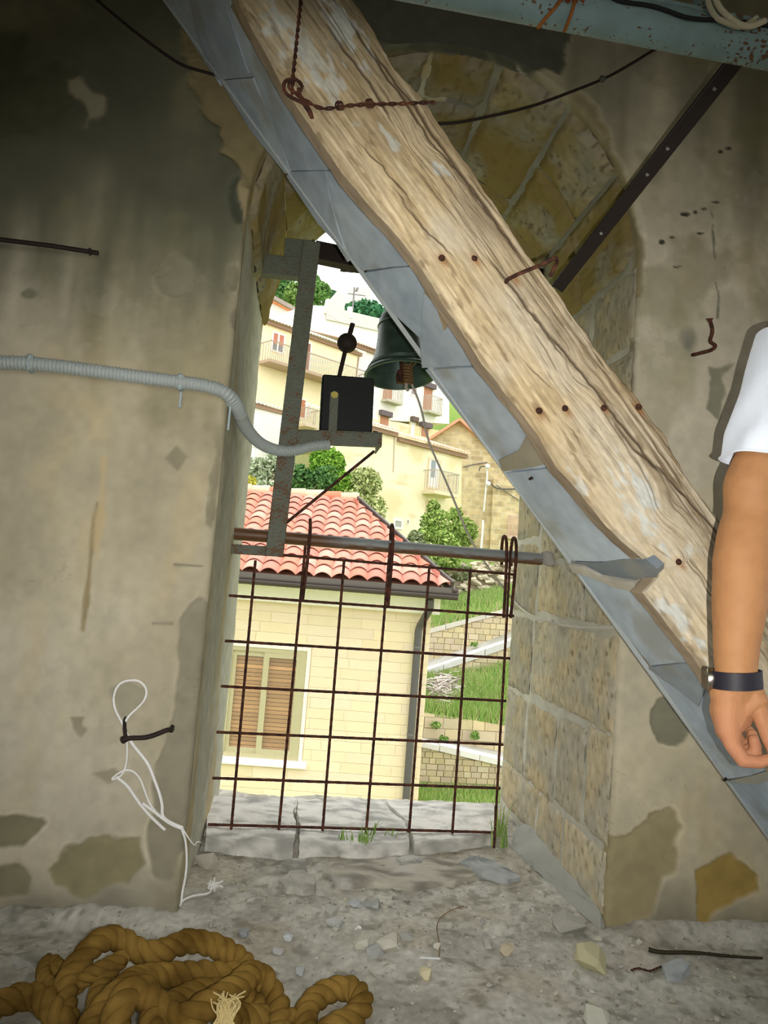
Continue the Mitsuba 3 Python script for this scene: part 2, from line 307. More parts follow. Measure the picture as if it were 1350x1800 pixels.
def half_wall(side, fine):
    """One half of the wall from the room's side wall round the jamb (or the arch) to the outer face: one sheet with corners worn round."""
    z = zrows(fine); e = edge(z, side); e = e + side * 0
    far, vis = (-1.75, -1.12) if side < 0 else (2.45, 1.62)
    e2 = edge(np.minimum(z, ZS + RA), side)
    ncol = int(abs(e2[0] - vis) / fine)
    cols, P2, colr, Y = [], [], [], []
    rag = (meshkit.fbm(np.c_[z * 9, z * 0, z * 0], 4, 5) - .5) * .035 * (side < 0) + (meshkit.fbm(np.c_[z * 30, z * 0 + 4, z * 0], 3, 5) - .5) * .012
    r = .018 * (z < ZS + RA - .002); rag = rag * (z < ZS + RA - .002)
    for u in np.r_[np.linspace(-.25, -.01, 24), np.linspace(0, 1, ncol)]:
        X = (vis + (far - vis) * (-u / .25)) if u < 0 else vis + (e2 + side * (r + np.abs(rag)) - vis) * u
        cols.append(np.stack([X + 0 * z, np.full_like(z, YI), z], 1))
    for a in np.linspace(.25, 1, 4) * np.pi / 2:
        cols.append(np.stack([e2 + side * (r + np.abs(rag)) * (1 - math.sin(a)), YI + r * (1 - math.cos(a)) + 0 * z, z], 1))
    for y in np.linspace(YI + .03, YO, 110 if side < 0 else 60):
        cols.append(np.stack([e2, np.full_like(z, y), z], 1))
    V = np.stack(cols, 1); n, m = V.shape[:2]; V = V.reshape(-1, 3)
    depth_in = np.clip(V[:, 1] - YI, 0, None)
    P2 = np.c_[V[:, 0] + side * -depth_in, V[:, 2]]
    c = plaster_ground(P2, 1 if side < 0 else 41)
    # reveal: thinner, greyer skim with ochre stone showing through near the arch
    g = fb(np.c_[V[:, 1] * 5, V[:, 2] * 1.3], 1, 4, 8); k = ss(.02, .06, depth_in)
    rev = lerp(np.array([.43, .42, .355]), OCHRE * .95, ss(.55, .72, g) * .7)
    rev = lerp(rev, np.array([.34, .235, .09]), ss(1.9, 2.05, V[:, 2]) * ss(.35, .6, fb(V, 6, 4, 3)) * .9)
    if side > 0: rev = np.broadcast_to([.46, .445, .385], rev.shape) * ((.8 + .4 * fb(V, 12, 4, 4)) * (1 - .5 * ss(1.85, 2.05, V[:, 2])))[:, None]
    c = lerp(c, rev * (.8 + .4 * fb(V, 22, 4, 9))[:, None], k)
    front = depth_in < .03
    cc, dep = losses(P2, c, left_patches if side < 0 else right_patches)
    c = np.where(front[:, None], cc, c); dep = np.where(front, dep, 0)
    cr = 1 - ss(.0, .0035, np.abs(fb(V, 5, 4, 21) - .5) + .004 * (fb(V, 3, 2, 6) > .42)); c = lerp(c, c * .55, cr * .35 * front)
    bump = (fb(V, 18, 5, 2) - .5) * .006 + (fb(V, 3, 3, 12) - .5) * .02
    V[:, 1] += np.where(front, dep + bump, 0); V[:, 0] += np.where(front, 0, -side * bump * -1.0)
    m_ = trimesh.Trimesh(V, grid_faces(n, m, side > 0), process=False)
    return m_, c
for side, name in ((-1, 'wall_left'), (1, 'wall_right')):
    m, c = half_wall(side, .005)
    k = thing(name, 'stained beige plaster wall left of the arched opening, plaster lost in patches' if side < 0 else 'stained grey plaster wall right of the arched opening with stone jamb', None, None, 'structure')
    put(k, m, 'vcol', c, True)

# stone blocks of the right jamb: they stand 12 mm proud of the mortar
def stone_col(V, tone, pit):
    n = fb(V * [1, 1, .45], 55, 3, 3); c = lerp(np.array([.36, .335, .27]), np.array([.43, .36, .235]), ss(.35, .75, fb(V, 9, 4, 4)))
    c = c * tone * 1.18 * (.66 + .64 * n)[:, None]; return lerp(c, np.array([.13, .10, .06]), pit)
def jamb_block(y0, y1, z0, z1, tone, rough=1.0, proud=.007):
    h = .0065; ys = np.arange(y0, y1 + 1e-6, (y1 - y0) / max(3, round((y1 - y0) / h))); zs = np.arange(z0, z1 + 1e-6, (z1 - z0) / max(3, round((z1 - z0) / h)))
    Yg, Zg = np.meshgrid(ys, zs, indexing='ij'); P = np.stack([0 * Yg + XR, Yg, Zg], -1).reshape(-1, 3)
    w = (fb(P, 16, 4, 6) - .5) * .03
    ed = np.minimum(np.minimum(P[:, 1] - y0, y1 - P[:, 1]), np.minimum(P[:, 2] - z0, z1 - P[:, 2])) + w
    pit = ss(.62, .74, fb(P * [1, 1, .4], 85, 3, 31)) * rough
    hgt = proud * ss(-.010, .030, ed) + (fb(P, 22, 4, 3) - .5) * .008 * rough - pit * .004
    low = ss(.003, -.003, ed)
    P[:, 0] -= np.where(low > .6, -.006, hgt); P[:, 0] += low * .004
    return trimesh.Trimesh(P, grid_faces(len(ys), len(zs), True), process=False), stone_col(P, tone, pit * .7)
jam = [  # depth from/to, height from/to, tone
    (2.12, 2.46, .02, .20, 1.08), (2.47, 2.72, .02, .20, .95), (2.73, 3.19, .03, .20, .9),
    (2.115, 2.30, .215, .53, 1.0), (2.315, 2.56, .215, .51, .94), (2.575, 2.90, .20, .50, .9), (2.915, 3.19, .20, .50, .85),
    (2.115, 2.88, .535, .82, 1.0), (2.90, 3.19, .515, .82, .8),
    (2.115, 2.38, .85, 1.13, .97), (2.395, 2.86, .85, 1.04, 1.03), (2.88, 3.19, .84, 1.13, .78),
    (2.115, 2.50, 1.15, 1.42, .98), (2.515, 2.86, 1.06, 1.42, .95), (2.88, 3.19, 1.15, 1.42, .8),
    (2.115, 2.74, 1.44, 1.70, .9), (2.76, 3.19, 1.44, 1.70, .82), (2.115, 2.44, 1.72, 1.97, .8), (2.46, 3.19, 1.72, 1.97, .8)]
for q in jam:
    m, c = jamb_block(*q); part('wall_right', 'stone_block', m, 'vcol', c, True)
# voussoirs of the barrel: blocks between angles a0..a1 (degrees from the right springing) and depths
def voussoir(a0, a1, y0, y1, tone):
    h = .008; A = np.radians(np.linspace(a0, a1, max(4, int(np.radians(a1 - a0) * RA / h)))); ys = np.linspace(y0, y1, max(4, int((y1 - y0) / h)))
    Ag, Yg = np.meshgrid(A, ys, indexing='ij'); a, y = Ag.ravel(), Yg.ravel()
    P = np.stack([XC + RA * np.cos(a), y, ZS + RA * np.sin(a)], 1); w = (fb(P, 14, 4, 6) - .5) * .035
    ed = np.minimum(np.minimum((a - A[0]) * RA, (A[-1] - a) * RA), np.minimum(y - y0, y1 - y)) + w
    pit = ss(.60, .72, fb(P * [1, .5, 1], 70, 3, 31))
    hgt = .022 * ss(-.004, .026, ed) + (fb(P, 18, 4, 3) - .5) * .012 - pit * .004
    rr = RA - np.where(ed < -.002, -.006, hgt)
    V = np.stack([XC + rr * np.cos(a), y, ZS + rr * np.sin(a)], 1)
    c = stone_col(P, tone, pit * .8); c = lerp(c, np.array([.36, .27, .09]) * tone, ss(.35, .6, fb(P, 6, 4, 8)) * .85)
    return trimesh.Trimesh(V, grid_faces(len(A), len(ys), False), process=False), c
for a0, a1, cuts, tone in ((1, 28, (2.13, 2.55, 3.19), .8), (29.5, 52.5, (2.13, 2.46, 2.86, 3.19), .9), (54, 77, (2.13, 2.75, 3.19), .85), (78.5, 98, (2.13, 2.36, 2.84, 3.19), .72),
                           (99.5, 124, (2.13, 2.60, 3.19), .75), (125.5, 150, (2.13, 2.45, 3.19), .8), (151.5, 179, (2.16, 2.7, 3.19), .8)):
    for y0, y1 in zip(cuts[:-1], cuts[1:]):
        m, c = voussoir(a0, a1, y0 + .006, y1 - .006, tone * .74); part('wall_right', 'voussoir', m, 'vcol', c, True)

# floor: trodden lime and rubble
def floor_height(X, Y):
    P = np.c_[X, Y]
    return (fb(P, 2.2, 3, 3) - .5) * .035 + (fb(P, 11, 4, 5) - .5) * .018 + (fb(P, 50, 3, 6) - .5) * .006 - .004 + .03 * ss(.05, 0, np.abs(X - 1.7)) \
        + .03 * ss(.10, .0, np.abs(Y - YI + .0)) * (ss(XL + .02, XL - .06, X) + ss(XR + .03, XR + .12, X))
fx, fy = np.r_[np.arange(-1.75, -.86, .03), np.arange(-.85, 1.72, .0065), np.arange(1.73, 2.5, .03)], np.r_[np.arange(-1.7, 1.24, .03), np.arange(1.25, 3.24, .0065)]
Xg, Yg = np.meshgrid(fx, fy, indexing='ij'); X, Y = Xg.ravel(), Yg.ravel()
P = np.c_[X, Y]; n1, n2, n3 = fb(P, 3, 4, 1), fb(P, 14, 4, 2), fb(P, 90, 3, 7)
c = lerp(np.array([.36, .345, .30]), np.array([.54, .525, .475]), ss(.3, .7, n1 * .5 + n2 * .5)); c = lerp(c, np.array([.38, .32, .23]), ss(.5, .7, fb(P, 5, 4, 12)) * .4)
c = c * (.72 + .55 * n3)[:, None]; c = lerp(c, np.array([.16, .15, .115]), ss(.58, .75, fb(P, 30, 3, 15)) * .55)
put(thing('floor', 'dusty lime and rubble floor of the bell chamber', None, None, 'structure'), trimesh.Trimesh(np.c_[X, Y, floor_height(X, Y)], grid_faces(len(fx), len(fy), True), process=False), 'vcol', c, True)
def fz(x, y): return float(floor_height(np.array([x]), np.array([y]))[0])

# the rest of the chamber, behind and beside the photographer
ROOM = srgb(128, 122, 104)
def shell(name, label, ms): put(thing(name, label, None, None, 'structure'), cat(ms), 'vcol', ROOM)
shell('ceiling', 'dark vaulted ceiling of the bell chamber', [box(4.3, 3.9, .2, (.35, .25, 3.2))])
for x, nm, lb in ((-1.9, 'wall_side_left', 'plaster side wall left of the photographer with a wide opening'), (2.6, 'wall_side_right', 'plaster side wall beyond the stair with a wide opening')):
    shell(nm, lb, [box(.3, 1.1, 3.3, (x, 1.6, 1.55)), box(.3, .9, 3.3, (x, -1.25, 1.55)), box(.3, 1.9, .9, (x, .15, 2.75)), box(.3, 1.9, .8, (x, .15, .3))])
shell('wall_rear', 'plaster wall behind the photographer with a wide opening', [box(1.25, .3, 3.3, (-1.175, -1.75, 1.55)), box(1.05, .3, 3.3, (1.975, -1.75, 1.55)), box(2.0, .3, .9, (.45, -1.75, 2.75)), box(2.0, .3, .95, (.45, -1.75, .375))])

# ================================================================== WOODEN BEAM AND STAIR SLABS
YB = 1.50
bl = [(395, -60), (418, 0), (450, 60), (500, 150), (548, 220), (600, 300), (690, 400), (740, 465), (800, 560), (850, 640), (925, 730), (985, 825), (1040, 890), (1100, 955), (1135, 985), (1152, 1000), (1155, 1018), (1130, 1040), (1165, 1082), (1200, 1125), (1240, 1180), (1300, 1262), (1365, 1350), (1440, 1455)]
br_ = [(585, -60), (625, 0), (660, 50), (700, 120), (760, 190), (800, 250), (850, 325), (890, 385), (915, 430), (935, 455), (980, 505), (1050, 610), (1115, 690), (1145, 738), (1165, 757), (1205, 835), (1245, 885), (1290, 950), (1340, 1015), (1420, 1120), (1500, 1230), (1580, 1340)]
BA, BB = atY(520, 0, YB), atY(1250, 1035, YB)
bs = (BB - BA) / np.linalg.norm(BB - BA); bw = np.cross(bs, [0, 1, 0]); bw *= np.sign(bw[0])          # along the grain (downwards), and across it
def sw(x, y): q = atY(x, y, YB) - BA; return q @ bs, q @ bw
Lp = np.array([sw(*q) for q in bl]); Rp = np.array([sw(*q) for q in br_])
s_ = np.r_[-.75, -.5, np.arange(-.14, 1.95, .0038), 2.25]
wl = np.interp(s_, np.r_[-.8, Lp[:, 0], 2.3], np.r_[Lp[0, 1], Lp[:, 1], Lp[-1, 1]]); wr = np.interp(s_, np.r_[-.8, Rp[:, 0], 2.3], np.r_[Rp[0, 1], Rp[:, 1], Rp[-1, 1]])
wl += (meshkit.fbm(np.c_[s_ * 18, s_ * 0, s_ * 0], 4, 2) - .5) * .006; wr += (meshkit.fbm(np.c_[s_ * 16, s_ * 0 + 7, s_ * 0], 5, 3) - .5) * .012
cr_px = [  # cracks along the grain: points of the photograph, half width, depth
    ([(845, 440), (900, 510), (960, 590), (1030, 670), (1080, 735), (1130, 800), (1190, 860), (1250, 925), (1320, 1010)], .0026, .010),
    ([(600, 20), (640, 80), (690, 150), (720, 195), (760, 255), (830, 330), (880, 410)], .0024, .008), ([(560, 30), (600, 90), (650, 150), (700, 240)], .0025, .007),
    ([(640, 70), (690, 140), (720, 175), (790, 280), (860, 380), (930, 470)], .003, .009), ([(520, 240), (600, 330), (690, 420)], .0012, .004), ([(680, 320), (740, 400), (810, 470)], .0014, .004),
    ([(985, 730), (1010, 770), (1030, 800)], .0015, .005), ([(1095, 810), (1120, 840)], .0018, .006), ([(1130, 950), (1185, 990)], .0015, .005), ([(905, 520), (960, 590), (1000, 650)], .0018, .005),
    ([(1060, 720), (1110, 790), (1180, 850)], .0025, .007), ([(1160, 770), (1230, 850), (1300, 930)], .002, .006), ([(900, 620), (985, 700)], .001, .003), ([(620, 240), (700, 330), (740, 380)], .0014, .004)]
nw = 170
S, W = np.repeat(s_, nw), (wl[:, None] + (wr - wl)[:, None] * np.linspace(0, 1, nw)[None]).ravel()
Wn = np.tile(np.linspace(0, 1, nw), len(s_)); Q = np.c_[S, W]
knot = np.array([sw(*q) for q in ((1005, 660), (745, 250), (1160, 900))])
kd = np.min([np.hypot((S - k[0]) * .8, W - k[1]) for k in knot], 0)
Ww = W + .02 * np.exp(-(kd / .035) ** 2) + (fb(np.c_[S * 1.5, W * 3], 1, 3, 4) - .5) * .02
g1, g2, g3 = fb(np.c_[S * 2.6, Ww * 150], 1, 4, 1), fb(np.c_[S * 14, Ww * 260], 1, 3, 2), fb(Q, 5, 4, 5)
crk = np.zeros(len(S)); dcr = np.zeros(len(S))
for pts, hw, dp in cr_px:
    q = np.array([sw(*p) for p in pts]); wc = np.interp(S, q[:, 0], q[:, 1]) + (meshkit.fbm(np.c_[S * 40, S * 0 + hw * 1e4, S * 0], 3, 8) - .5) * .008
    tp = ss(q[0, 0] - .01, q[0, 0] + .06, S) * ss(q[-1, 0] + .01, q[-1, 0] - .06, S)
    k = np.exp(-((W - wc) / (hw * (.35 + tp))) ** 2) * tp; crk = np.maximum(crk, k); dcr = np.maximum(dcr, k * dp * .5)
gk = np.random.default_rng(17)
for i in range(420):                                     # hair cracks and broken fibres along the grain
    s0, w0, Lc, hw = gk.uniform(-.1, 1.9), gk.uniform(-.02, .33), gk.uniform(.015, .13) ** 1.0, gk.uniform(.0006, .0016)
    sel = (np.abs(S - s0) < Lc) & (np.abs(W - w0) < .02)
    if not sel.any(): continue
    wc = w0 + (S[sel] - s0) * gk.normal() * .03 + (meshkit.fbm(np.c_[S[sel] * 30, S[sel] * 0 + i, S[sel] * 0], 2, 8) - .5) * .006
    k = np.exp(-((Ww[sel] - W[sel] * 0 - wc) / hw) ** 2) * ss(Lc, Lc * .3, np.abs(S[sel] - s0)) * gk.uniform(.35, .95)
    crk[sel] = np.maximum(crk[sel], k); dcr[sel] = np.maximum(dcr[sel], k * .0018)
wood = lerp(np.array([.40, .31, .19]), np.array([.56, .465, .315]), ss(.25, .7, g1 * .5 + g2 * .5)); wood *= (.72 + .34 * g2 + .22 * fb(np.c_[S * 4, Ww * 420], 1, 2, 12))[:, None]
wood = lerp(wood, np.array([.52, .47, .38]), ss(.4, .65, g3) * .6)
side_dirt = ss(.55, .95, Wn + (g3 - .5) * .6) * .75; wood = lerp(wood, np.array([.20, .14, .075]), side_dirt * ss(.3, .6, g1))
up_dirt = ss(.45, .05, S) * .55; wood = lerp(wood, np.array([.23, .185, .115]), up_dirt * ss(.25, .6, fb(np.c_[S * 3, W * 14], 1, 4, 9)))
pt = np.zeros(len(S))
for x, y, r1, r2 in ((560, 120, .16, .055), (610, 60, .12, .05), (500, 60, .13, .05), (770, 300, .05, .015), (690, 255, .05, .013), (1120, 860, .09, .03), (1130, 920, .12, .035), (1080, 860, .05, .02), (1190, 1090, .16, .03), (1020, 850, .05, .012), (1210, 960, .05, .03)):
    q = sw(x, y); pt = np.maximum(pt, np.exp(-(((S - q[0]) / r1) ** 2 + ((W - q[1]) / r2) ** 2)))
pt = ss(.56, .70, pt * .36 + fb(np.c_[S * 34, W * 75], 1, 5, 11) * .66); wood = lerp(wood, np.array([.52, .55, .54]), pt * .75)
nails_px = [(775, 457), (832, 458), (945, 724), (990, 720), (1058, 719), (1119, 717), (1189, 988)]
for x, y in nails_px + [(900, 490), (975, 468)]:
    q = sw(x, y); k = np.exp(-(((S - q[0] - .006) / .016) ** 2 + ((W - q[1]) / .008) ** 2)); wood = lerp(wood, np.array([.26, .11, .03]), k * .8)
spk = ss(.60, .72, fb(np.c_[S * 26, W * 110], 1, 4, 31)) * ss(.35, .6, fb(np.c_[S * 3, W * 9], 1, 3, 37)); wood = lerp(wood, np.array([.17, .115, .06]), spk * .5)
brn = ss(.5, .7, fb(np.c_[S * 1.8, W * 16], 1, 4, 41)); wood = lerp(wood, wood * np.array([.80, .72, .58]), brn * .45); wood *= (.80 + .40 * fb(np.c_[S * 60, W * 160], 1, 3, 51))[:, None]
wood = lerp(wood, np.array([.06, .04, .025]), crk * .88)
cup = -.012 * (1 - (2 * Wn - 1) ** 2) + .010 * ss(.03, 0, Wn) + .010 * ss(.97, 1, Wn)
V = BA + S[:, None] * bs + W[:, None] * bw; V[:, 1] += cup + dcr + (.5 - g1) * .004 + (.5 - g3) * .006
front, fcol = V.reshape(len(s_), nw, 3), wood.reshape(len(s_), nw, 3)
TH = .062
def ring(k, y): p = front[:, k].copy(); p[:, 1] = YB + y; return p
sides = np.stack([ring(0, TH)] + [ring(0, TH * t) + (meshkit.fbm(np.c_[s_ * 20, s_ * 0 + t * 5, s_ * 0], 3, 2) - .5)[:, None] * .006 * bw for t in (.8, .6, .4, .2)], 1)
sidesR = np.stack([ring(nw - 1, TH * t) for t in (.3, .7, 1.0)], 1)
full = np.concatenate([sides, front, sidesR, sides[:, :1]], 1)
sg = (.7 + .6 * meshkit.fbm(np.c_[s_ * 6, s_ * 0, s_ * 0], 4, 3))[:, None, None]
sc = np.broadcast_to([.36, .285, .205], sides.shape) * sg; scR = np.broadcast_to([.36, .27, .16], sidesR.shape) * sg
fullc = np.concatenate([sc, fcol, scR, sc[:, :1]], 1)
n, m = full.shape[:2]
beam = thing('wooden_beam', 'old weathered wooden beam slanting across the arched opening, nailed and cracked', 'beam')
part(beam, 'plank', trimesh.Trimesh(full.reshape(-1, 3), grid_faces(n, m, True), process=False), 'vcol', fullc.reshape(-1, 3), True)
def on_beam(x, y, d=0): p = atY(x, y, YB); p[1] -= .012 + d; return p
for x, y in nails_px:
    p = on_beam(x, y, -.003); m = lathe([(0, -.01), (.003, -.01), (.003, 0), (.0075, .0005), (.007, .003), (.004, .0045), (0, .005)], 12)
    m.apply_transform(trimesh.geometry.align_vectors([0, 0, 1], [.1, -1, .15])); m.apply_translation(p); part(beam, 'nail', m, 'rust', smooth=40)
p = [on_beam(886, 500, -.02), on_beam(887, 499, .012), on_beam(905, 490, .014), on_beam(940, 476, .014), on_beam(970, 462, .016), on_beam(977, 464, -.004), on_beam(972, 480, -.03)]
single('iron_staple', tube(resample(np.array(p), 40), .0042, 8), 'rusty bent iron staple clamped over the upper edge of the wooden beam', 'staple', 'rust', smooth=40)
# twisted tie wire round the beam
wire = thing('tie_wire', 'rusty twisted wire hanging down from above and tied round the wooden beam', 'wire')
def wp(pts, d=.004): return [on_beam(x, y, d) for x, y in pts]
part(wire, 'hanging_strand', twisted(spline(wp([(533, -70), (530, 0), (524, 60), (519, 110), (515, 150), (514, 175)], .006), 120), .0042, 2, .03), 'rust', smooth=40)
part(wire, 'loop', cat([tube(spline(wp([(520, 150), (503, 152), (500, 168), (515, 182), (535, 192), (545, 205), (548, 216), (542, 205), (530, 185), (525, 165)], .006), 70), .0038, 7),
                        tube(spline(wp([(512, 150), (530, 160), (524, 174), (508, 165), (515, 150), (532, 165)], .010), 60), .003, 7)]), 'rust', smooth=40)
part(wire, 'binding', twisted(spline(wp([(516, 170), (540, 186), (565, 198), (600, 195), (650, 191), (700, 190), (745, 188), (762, 188)], .003), 160), .0042, 2, .045), 'rust', smooth=40)
for x, y in ((600, 195), (652, 191)):
    part(wire, 'knot', tube(spline([on_beam(x + 5 * math.cos(a) - a * .6, y + 7 * math.sin(a), .006) for a in np.linspace(0, 12, 16)], 50), .002, 6), 'rust', smooth=40)
stick = []
# stair slabs: behind the beam, from its underside back towards the wall
nl = np.array([atY(430, 0, 1.575), atY(1230, 1163, 1.575)]); fm = atY(820, 737, 1.93)
sp_u = (nl[1] - nl[0]) / np.linalg.norm(nl[1] - nl[0]); SP = Plane(nl[0], sp_u, fm - nl[0])
stair = thing('stone_staircase', 'blue grey stone slab stair rising to the upper left behind the wooden beam', 'staircase')
def slab_col(V, tone, seed):
    a = fb(V, 5, 5, seed); b = fb(V, 30, 4, seed + 3); s = fb(V @ np.stack([sp_u, np.cross(sp_u, SP.n), SP.n], 1) * [2, 9, 2], 1, 4, seed + 5)
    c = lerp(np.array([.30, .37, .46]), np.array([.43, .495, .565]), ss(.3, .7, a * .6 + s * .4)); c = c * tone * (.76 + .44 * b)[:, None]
    c = lerp(c, np.array([.24, .235, .20]), ss(.54, .72, fb(V, 7, 5, seed + 8)) * .6)
    return c
def slab(pxs, tone, off=0.0, th=.016, seed=0, bsdf='vsatin', col=None, name='slab', label=None):
    uv = np.array([SP.px(*q) for q in pxs]); poly = Polygon(uv).buffer(0)
    g = trimesh.creation.extrude_polygon(poly, th, engine='earcut')
    s = 1 if SP.n @ (C - SP.p) > 0 else -1
    g.apply_translation((0, 0, (off - th) if s > 0 else -off)); g = g.subdivide_to_size(.03) if True else g
    g.apply_transform(SP.matrix()); V = np.asarray(g.vertices)
    part(stair, name, g, bsdf, slab_col(V, tone, seed) if col is None else np.broadcast_to(col, V.shape) * (.75 + .5 * fb(V, 16, 4, seed))[:, None], False, label)
gap = 1.2
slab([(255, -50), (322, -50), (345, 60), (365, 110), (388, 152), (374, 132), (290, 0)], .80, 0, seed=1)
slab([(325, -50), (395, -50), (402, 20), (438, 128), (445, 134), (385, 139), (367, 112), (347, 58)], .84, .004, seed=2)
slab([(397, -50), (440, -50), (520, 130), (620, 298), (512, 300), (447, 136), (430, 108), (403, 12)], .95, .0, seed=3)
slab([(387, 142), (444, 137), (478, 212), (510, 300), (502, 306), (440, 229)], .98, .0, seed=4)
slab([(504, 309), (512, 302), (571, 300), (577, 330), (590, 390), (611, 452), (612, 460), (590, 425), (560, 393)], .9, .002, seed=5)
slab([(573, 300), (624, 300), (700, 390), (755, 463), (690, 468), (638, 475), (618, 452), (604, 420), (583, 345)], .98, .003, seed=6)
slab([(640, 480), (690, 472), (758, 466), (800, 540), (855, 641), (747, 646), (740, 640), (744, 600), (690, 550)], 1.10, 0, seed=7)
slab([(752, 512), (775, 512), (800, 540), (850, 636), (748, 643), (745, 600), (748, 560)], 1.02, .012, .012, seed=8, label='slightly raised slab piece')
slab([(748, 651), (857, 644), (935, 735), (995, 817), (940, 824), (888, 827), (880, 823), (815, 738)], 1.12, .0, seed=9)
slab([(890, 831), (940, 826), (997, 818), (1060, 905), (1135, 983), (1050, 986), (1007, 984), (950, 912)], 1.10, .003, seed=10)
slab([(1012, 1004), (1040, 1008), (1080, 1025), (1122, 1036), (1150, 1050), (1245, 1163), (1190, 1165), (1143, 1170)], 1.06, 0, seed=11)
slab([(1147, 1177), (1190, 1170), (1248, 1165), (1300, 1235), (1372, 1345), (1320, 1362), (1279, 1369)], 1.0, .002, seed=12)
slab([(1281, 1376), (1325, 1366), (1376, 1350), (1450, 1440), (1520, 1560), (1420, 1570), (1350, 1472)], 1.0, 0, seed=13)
# ledges: plaster beds and the treads that show between the slabs
slab([(880, 806), (915, 790), (938, 748), (955, 755), (985, 790), (992, 806), (940, 818), (888, 826)], .8, .008, .012, seed=21, col=(.27, .245, .19), name='mortar_bed', label='brown mortar bed bulging between two slabs')
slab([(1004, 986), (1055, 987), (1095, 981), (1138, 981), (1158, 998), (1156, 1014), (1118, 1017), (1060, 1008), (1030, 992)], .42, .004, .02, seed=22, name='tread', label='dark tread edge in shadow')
slab([(1005, 988), (1030, 993), (1062, 1009), (1100, 1017), (1122, 1018), (1124, 1037), (1085, 1028), (1045, 1010), (1012, 1002)], 1, .012, .02, seed=23, col=(.40, .38, .33), name='mortar_bed')
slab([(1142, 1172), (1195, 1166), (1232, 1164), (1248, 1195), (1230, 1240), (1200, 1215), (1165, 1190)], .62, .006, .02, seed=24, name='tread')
slab([(1281, 1372), (1325, 1362), (1378, 1345), (1390, 1362), (1330, 1376)], .8, .006, .02, seed=25, col=(.30, .30, .27), name='mortar_bed')
slab([(408, 8), (424, 2), (470, 80), (520, 170), (505, 165), (470, 110), (436, 60)], .7, .006, .012, seed=26, col=(.23, .19, .12), name='mortar_bed')
slab([(755, 508), (770, 500), (800, 560), (790, 575), (775, 530)], .7, .016, .012, seed=27, col=(.33, .25, .15), name='mortar_bed')
slab([(575, 245), (600, 285), (612, 308), (600, 312), (578, 275)], .9, .006, .012, seed=28, col=(.42, .36, .25), name='mortar_bed')
# the front lip of the stair: a thin straight strip along the whole lower edge
lip = np.array([SP.at(x, y) for x, y in ((247, -60), (290, 0), (440, 228), (560, 394), (640, 479), (747, 649), (882, 826), (1007, 987), (1142, 1173), (1280, 1374), (1352, 1475), (1430, 1580))])
part(stair, 'edge_strip', bar(lip[0], lip[-1], .005, .012, SP.n), 'vsatin', (.33, .36, .36))
string_back = [SP.world(-.7, .0, 0), SP.world(2.6, .0, 0)]
for x, y in ((1278, 1367), (937, 838)):
    p = SP.at(x, y); s = 1 if SP.n @ (C - SP.p) > 0 else -1
    part(stair, 'iron_pin', tube(spline([p - s * SP.n * .01, p + s * SP.n * .012, p + s * SP.n * .02 + bs * -.0 + np.array([.012, 0, .008]), p + s * SP.n * .024 + np.array([.026, 0, .014])], 20), .003, 7), 'dark_iron', smooth=40)

# ================================================================== STEEL AROUND THE BELL
def bx(x0, y0, x1, y1, Y, h, d, mat, parent, name, bev=.002):
    """A straight square bar between two photograph points at depth Y: h high in the picture plane, d deep."""
    return part(parent, name, bar(atY(x0, y0, Y), atY(x1, y1, Y), h, d, (0, 1, 0), bev), mat)
fr = thing('bell_hammer_bracket', 'rust specked grey steel post with brackets standing left in the arched opening', 'bracket')
YP = 2.63
bx(548, 428, 482, 978, YP, .062, .045, 'painted_rusty_steel', fr, 'post')
bx(438, 465, 556, 477, YP + .03, .072, .05, 'painted_rusty_steel', fr, 'upper_arm')
bx(500, 441, 552, 446, YP + .035, .088, .03, 'painted_rusty_steel', fr, 'gusset_plate')
bx(396, 964, 488, 970, YP + .02, .034, .03, 'painted_rusty_steel', fr, 'lower_arm')
part(fr, 'brace', rod(atY(658, 793, YP + .04), atY(501, 921, YP + .02), .0055), 'rust', smooth=40)
sh_a, sh_b = atY(518, 772, YP + .07), atY(667, 778, YP + .07)
part(fr, 'shelf', cat([bar(sh_a + (0, 0, .02), sh_b + (0, 0, .02), .004, .17, (0, 1, 0)), bar(sh_a + (0, -.083, -.005), sh_b + (0, -.083, -.005), .044, .004, (0, 1, 0), .001), bar(sh_a + (0, -.075, -.028), sh_b + (0, -.075, -.028), .004, .02, (0, 1, 0)),
                       bar(sh_b + (-.004, -.083, -.005), sh_b + (-.004, .083, -.005), .004, .05, (0, 0, 1))]), 'painted_rusty_steel')
for x in (566, 660):
    p = atY(x, 762, YP + .03); m = trimesh.creation.cylinder(.009, .014, sections=6); m.apply_translation(p); part(fr, 'bolt', m, 'dark_iron')
# the headstock that carries the bell
hs = thing('bell_headstock', 'dark red brown iron headstock that the bell hangs from behind the slabs', 'headstock')
bx(553, 443, 640, 461, 2.80, .070, .06, 'dark_iron', hs, 'axle')
bx(600, 452, 800, 470, 2.84, .085, .085, 'dark_iron', hs, 'yoke')
bx(800, 470, 1000, 492, 2.84, .05, .05, 'dark_iron', hs, 'axle')
part(hs, 'lug', hull([atY(*q, y) for q in ((540, 436), (542, 424), (552, 421), (556, 428), (562, 440)) for y in (2.74, 2.80)]), 'dark_iron')
bell_c = atY(704, 656, 2.90); Rb = .146
bell = thing('bell', 'dark green bronze bell partly hidden behind the slanting stone slabs', 'bell')
prof = [(0, .262), (.045, .266), (.068, .258), (.080, .235), (.084, .205), (.088, .16), (.095, .115), (.105, .075), (.119, .038), (.134, .01), (.147, -.004), (.147, -.012), (.138, -.012), (.124, .012), (.108, .045), (.094, .08), (.084, .115), (.078, .16), (.073, .22), (.05, .245), (0, .248)]
tl = trimesh.transformations.rotation_matrix(math.radians(-9), [1, 0, 0]) @ trimesh.transformations.rotation_matrix(math.radians(-5), [0, 1, 0])
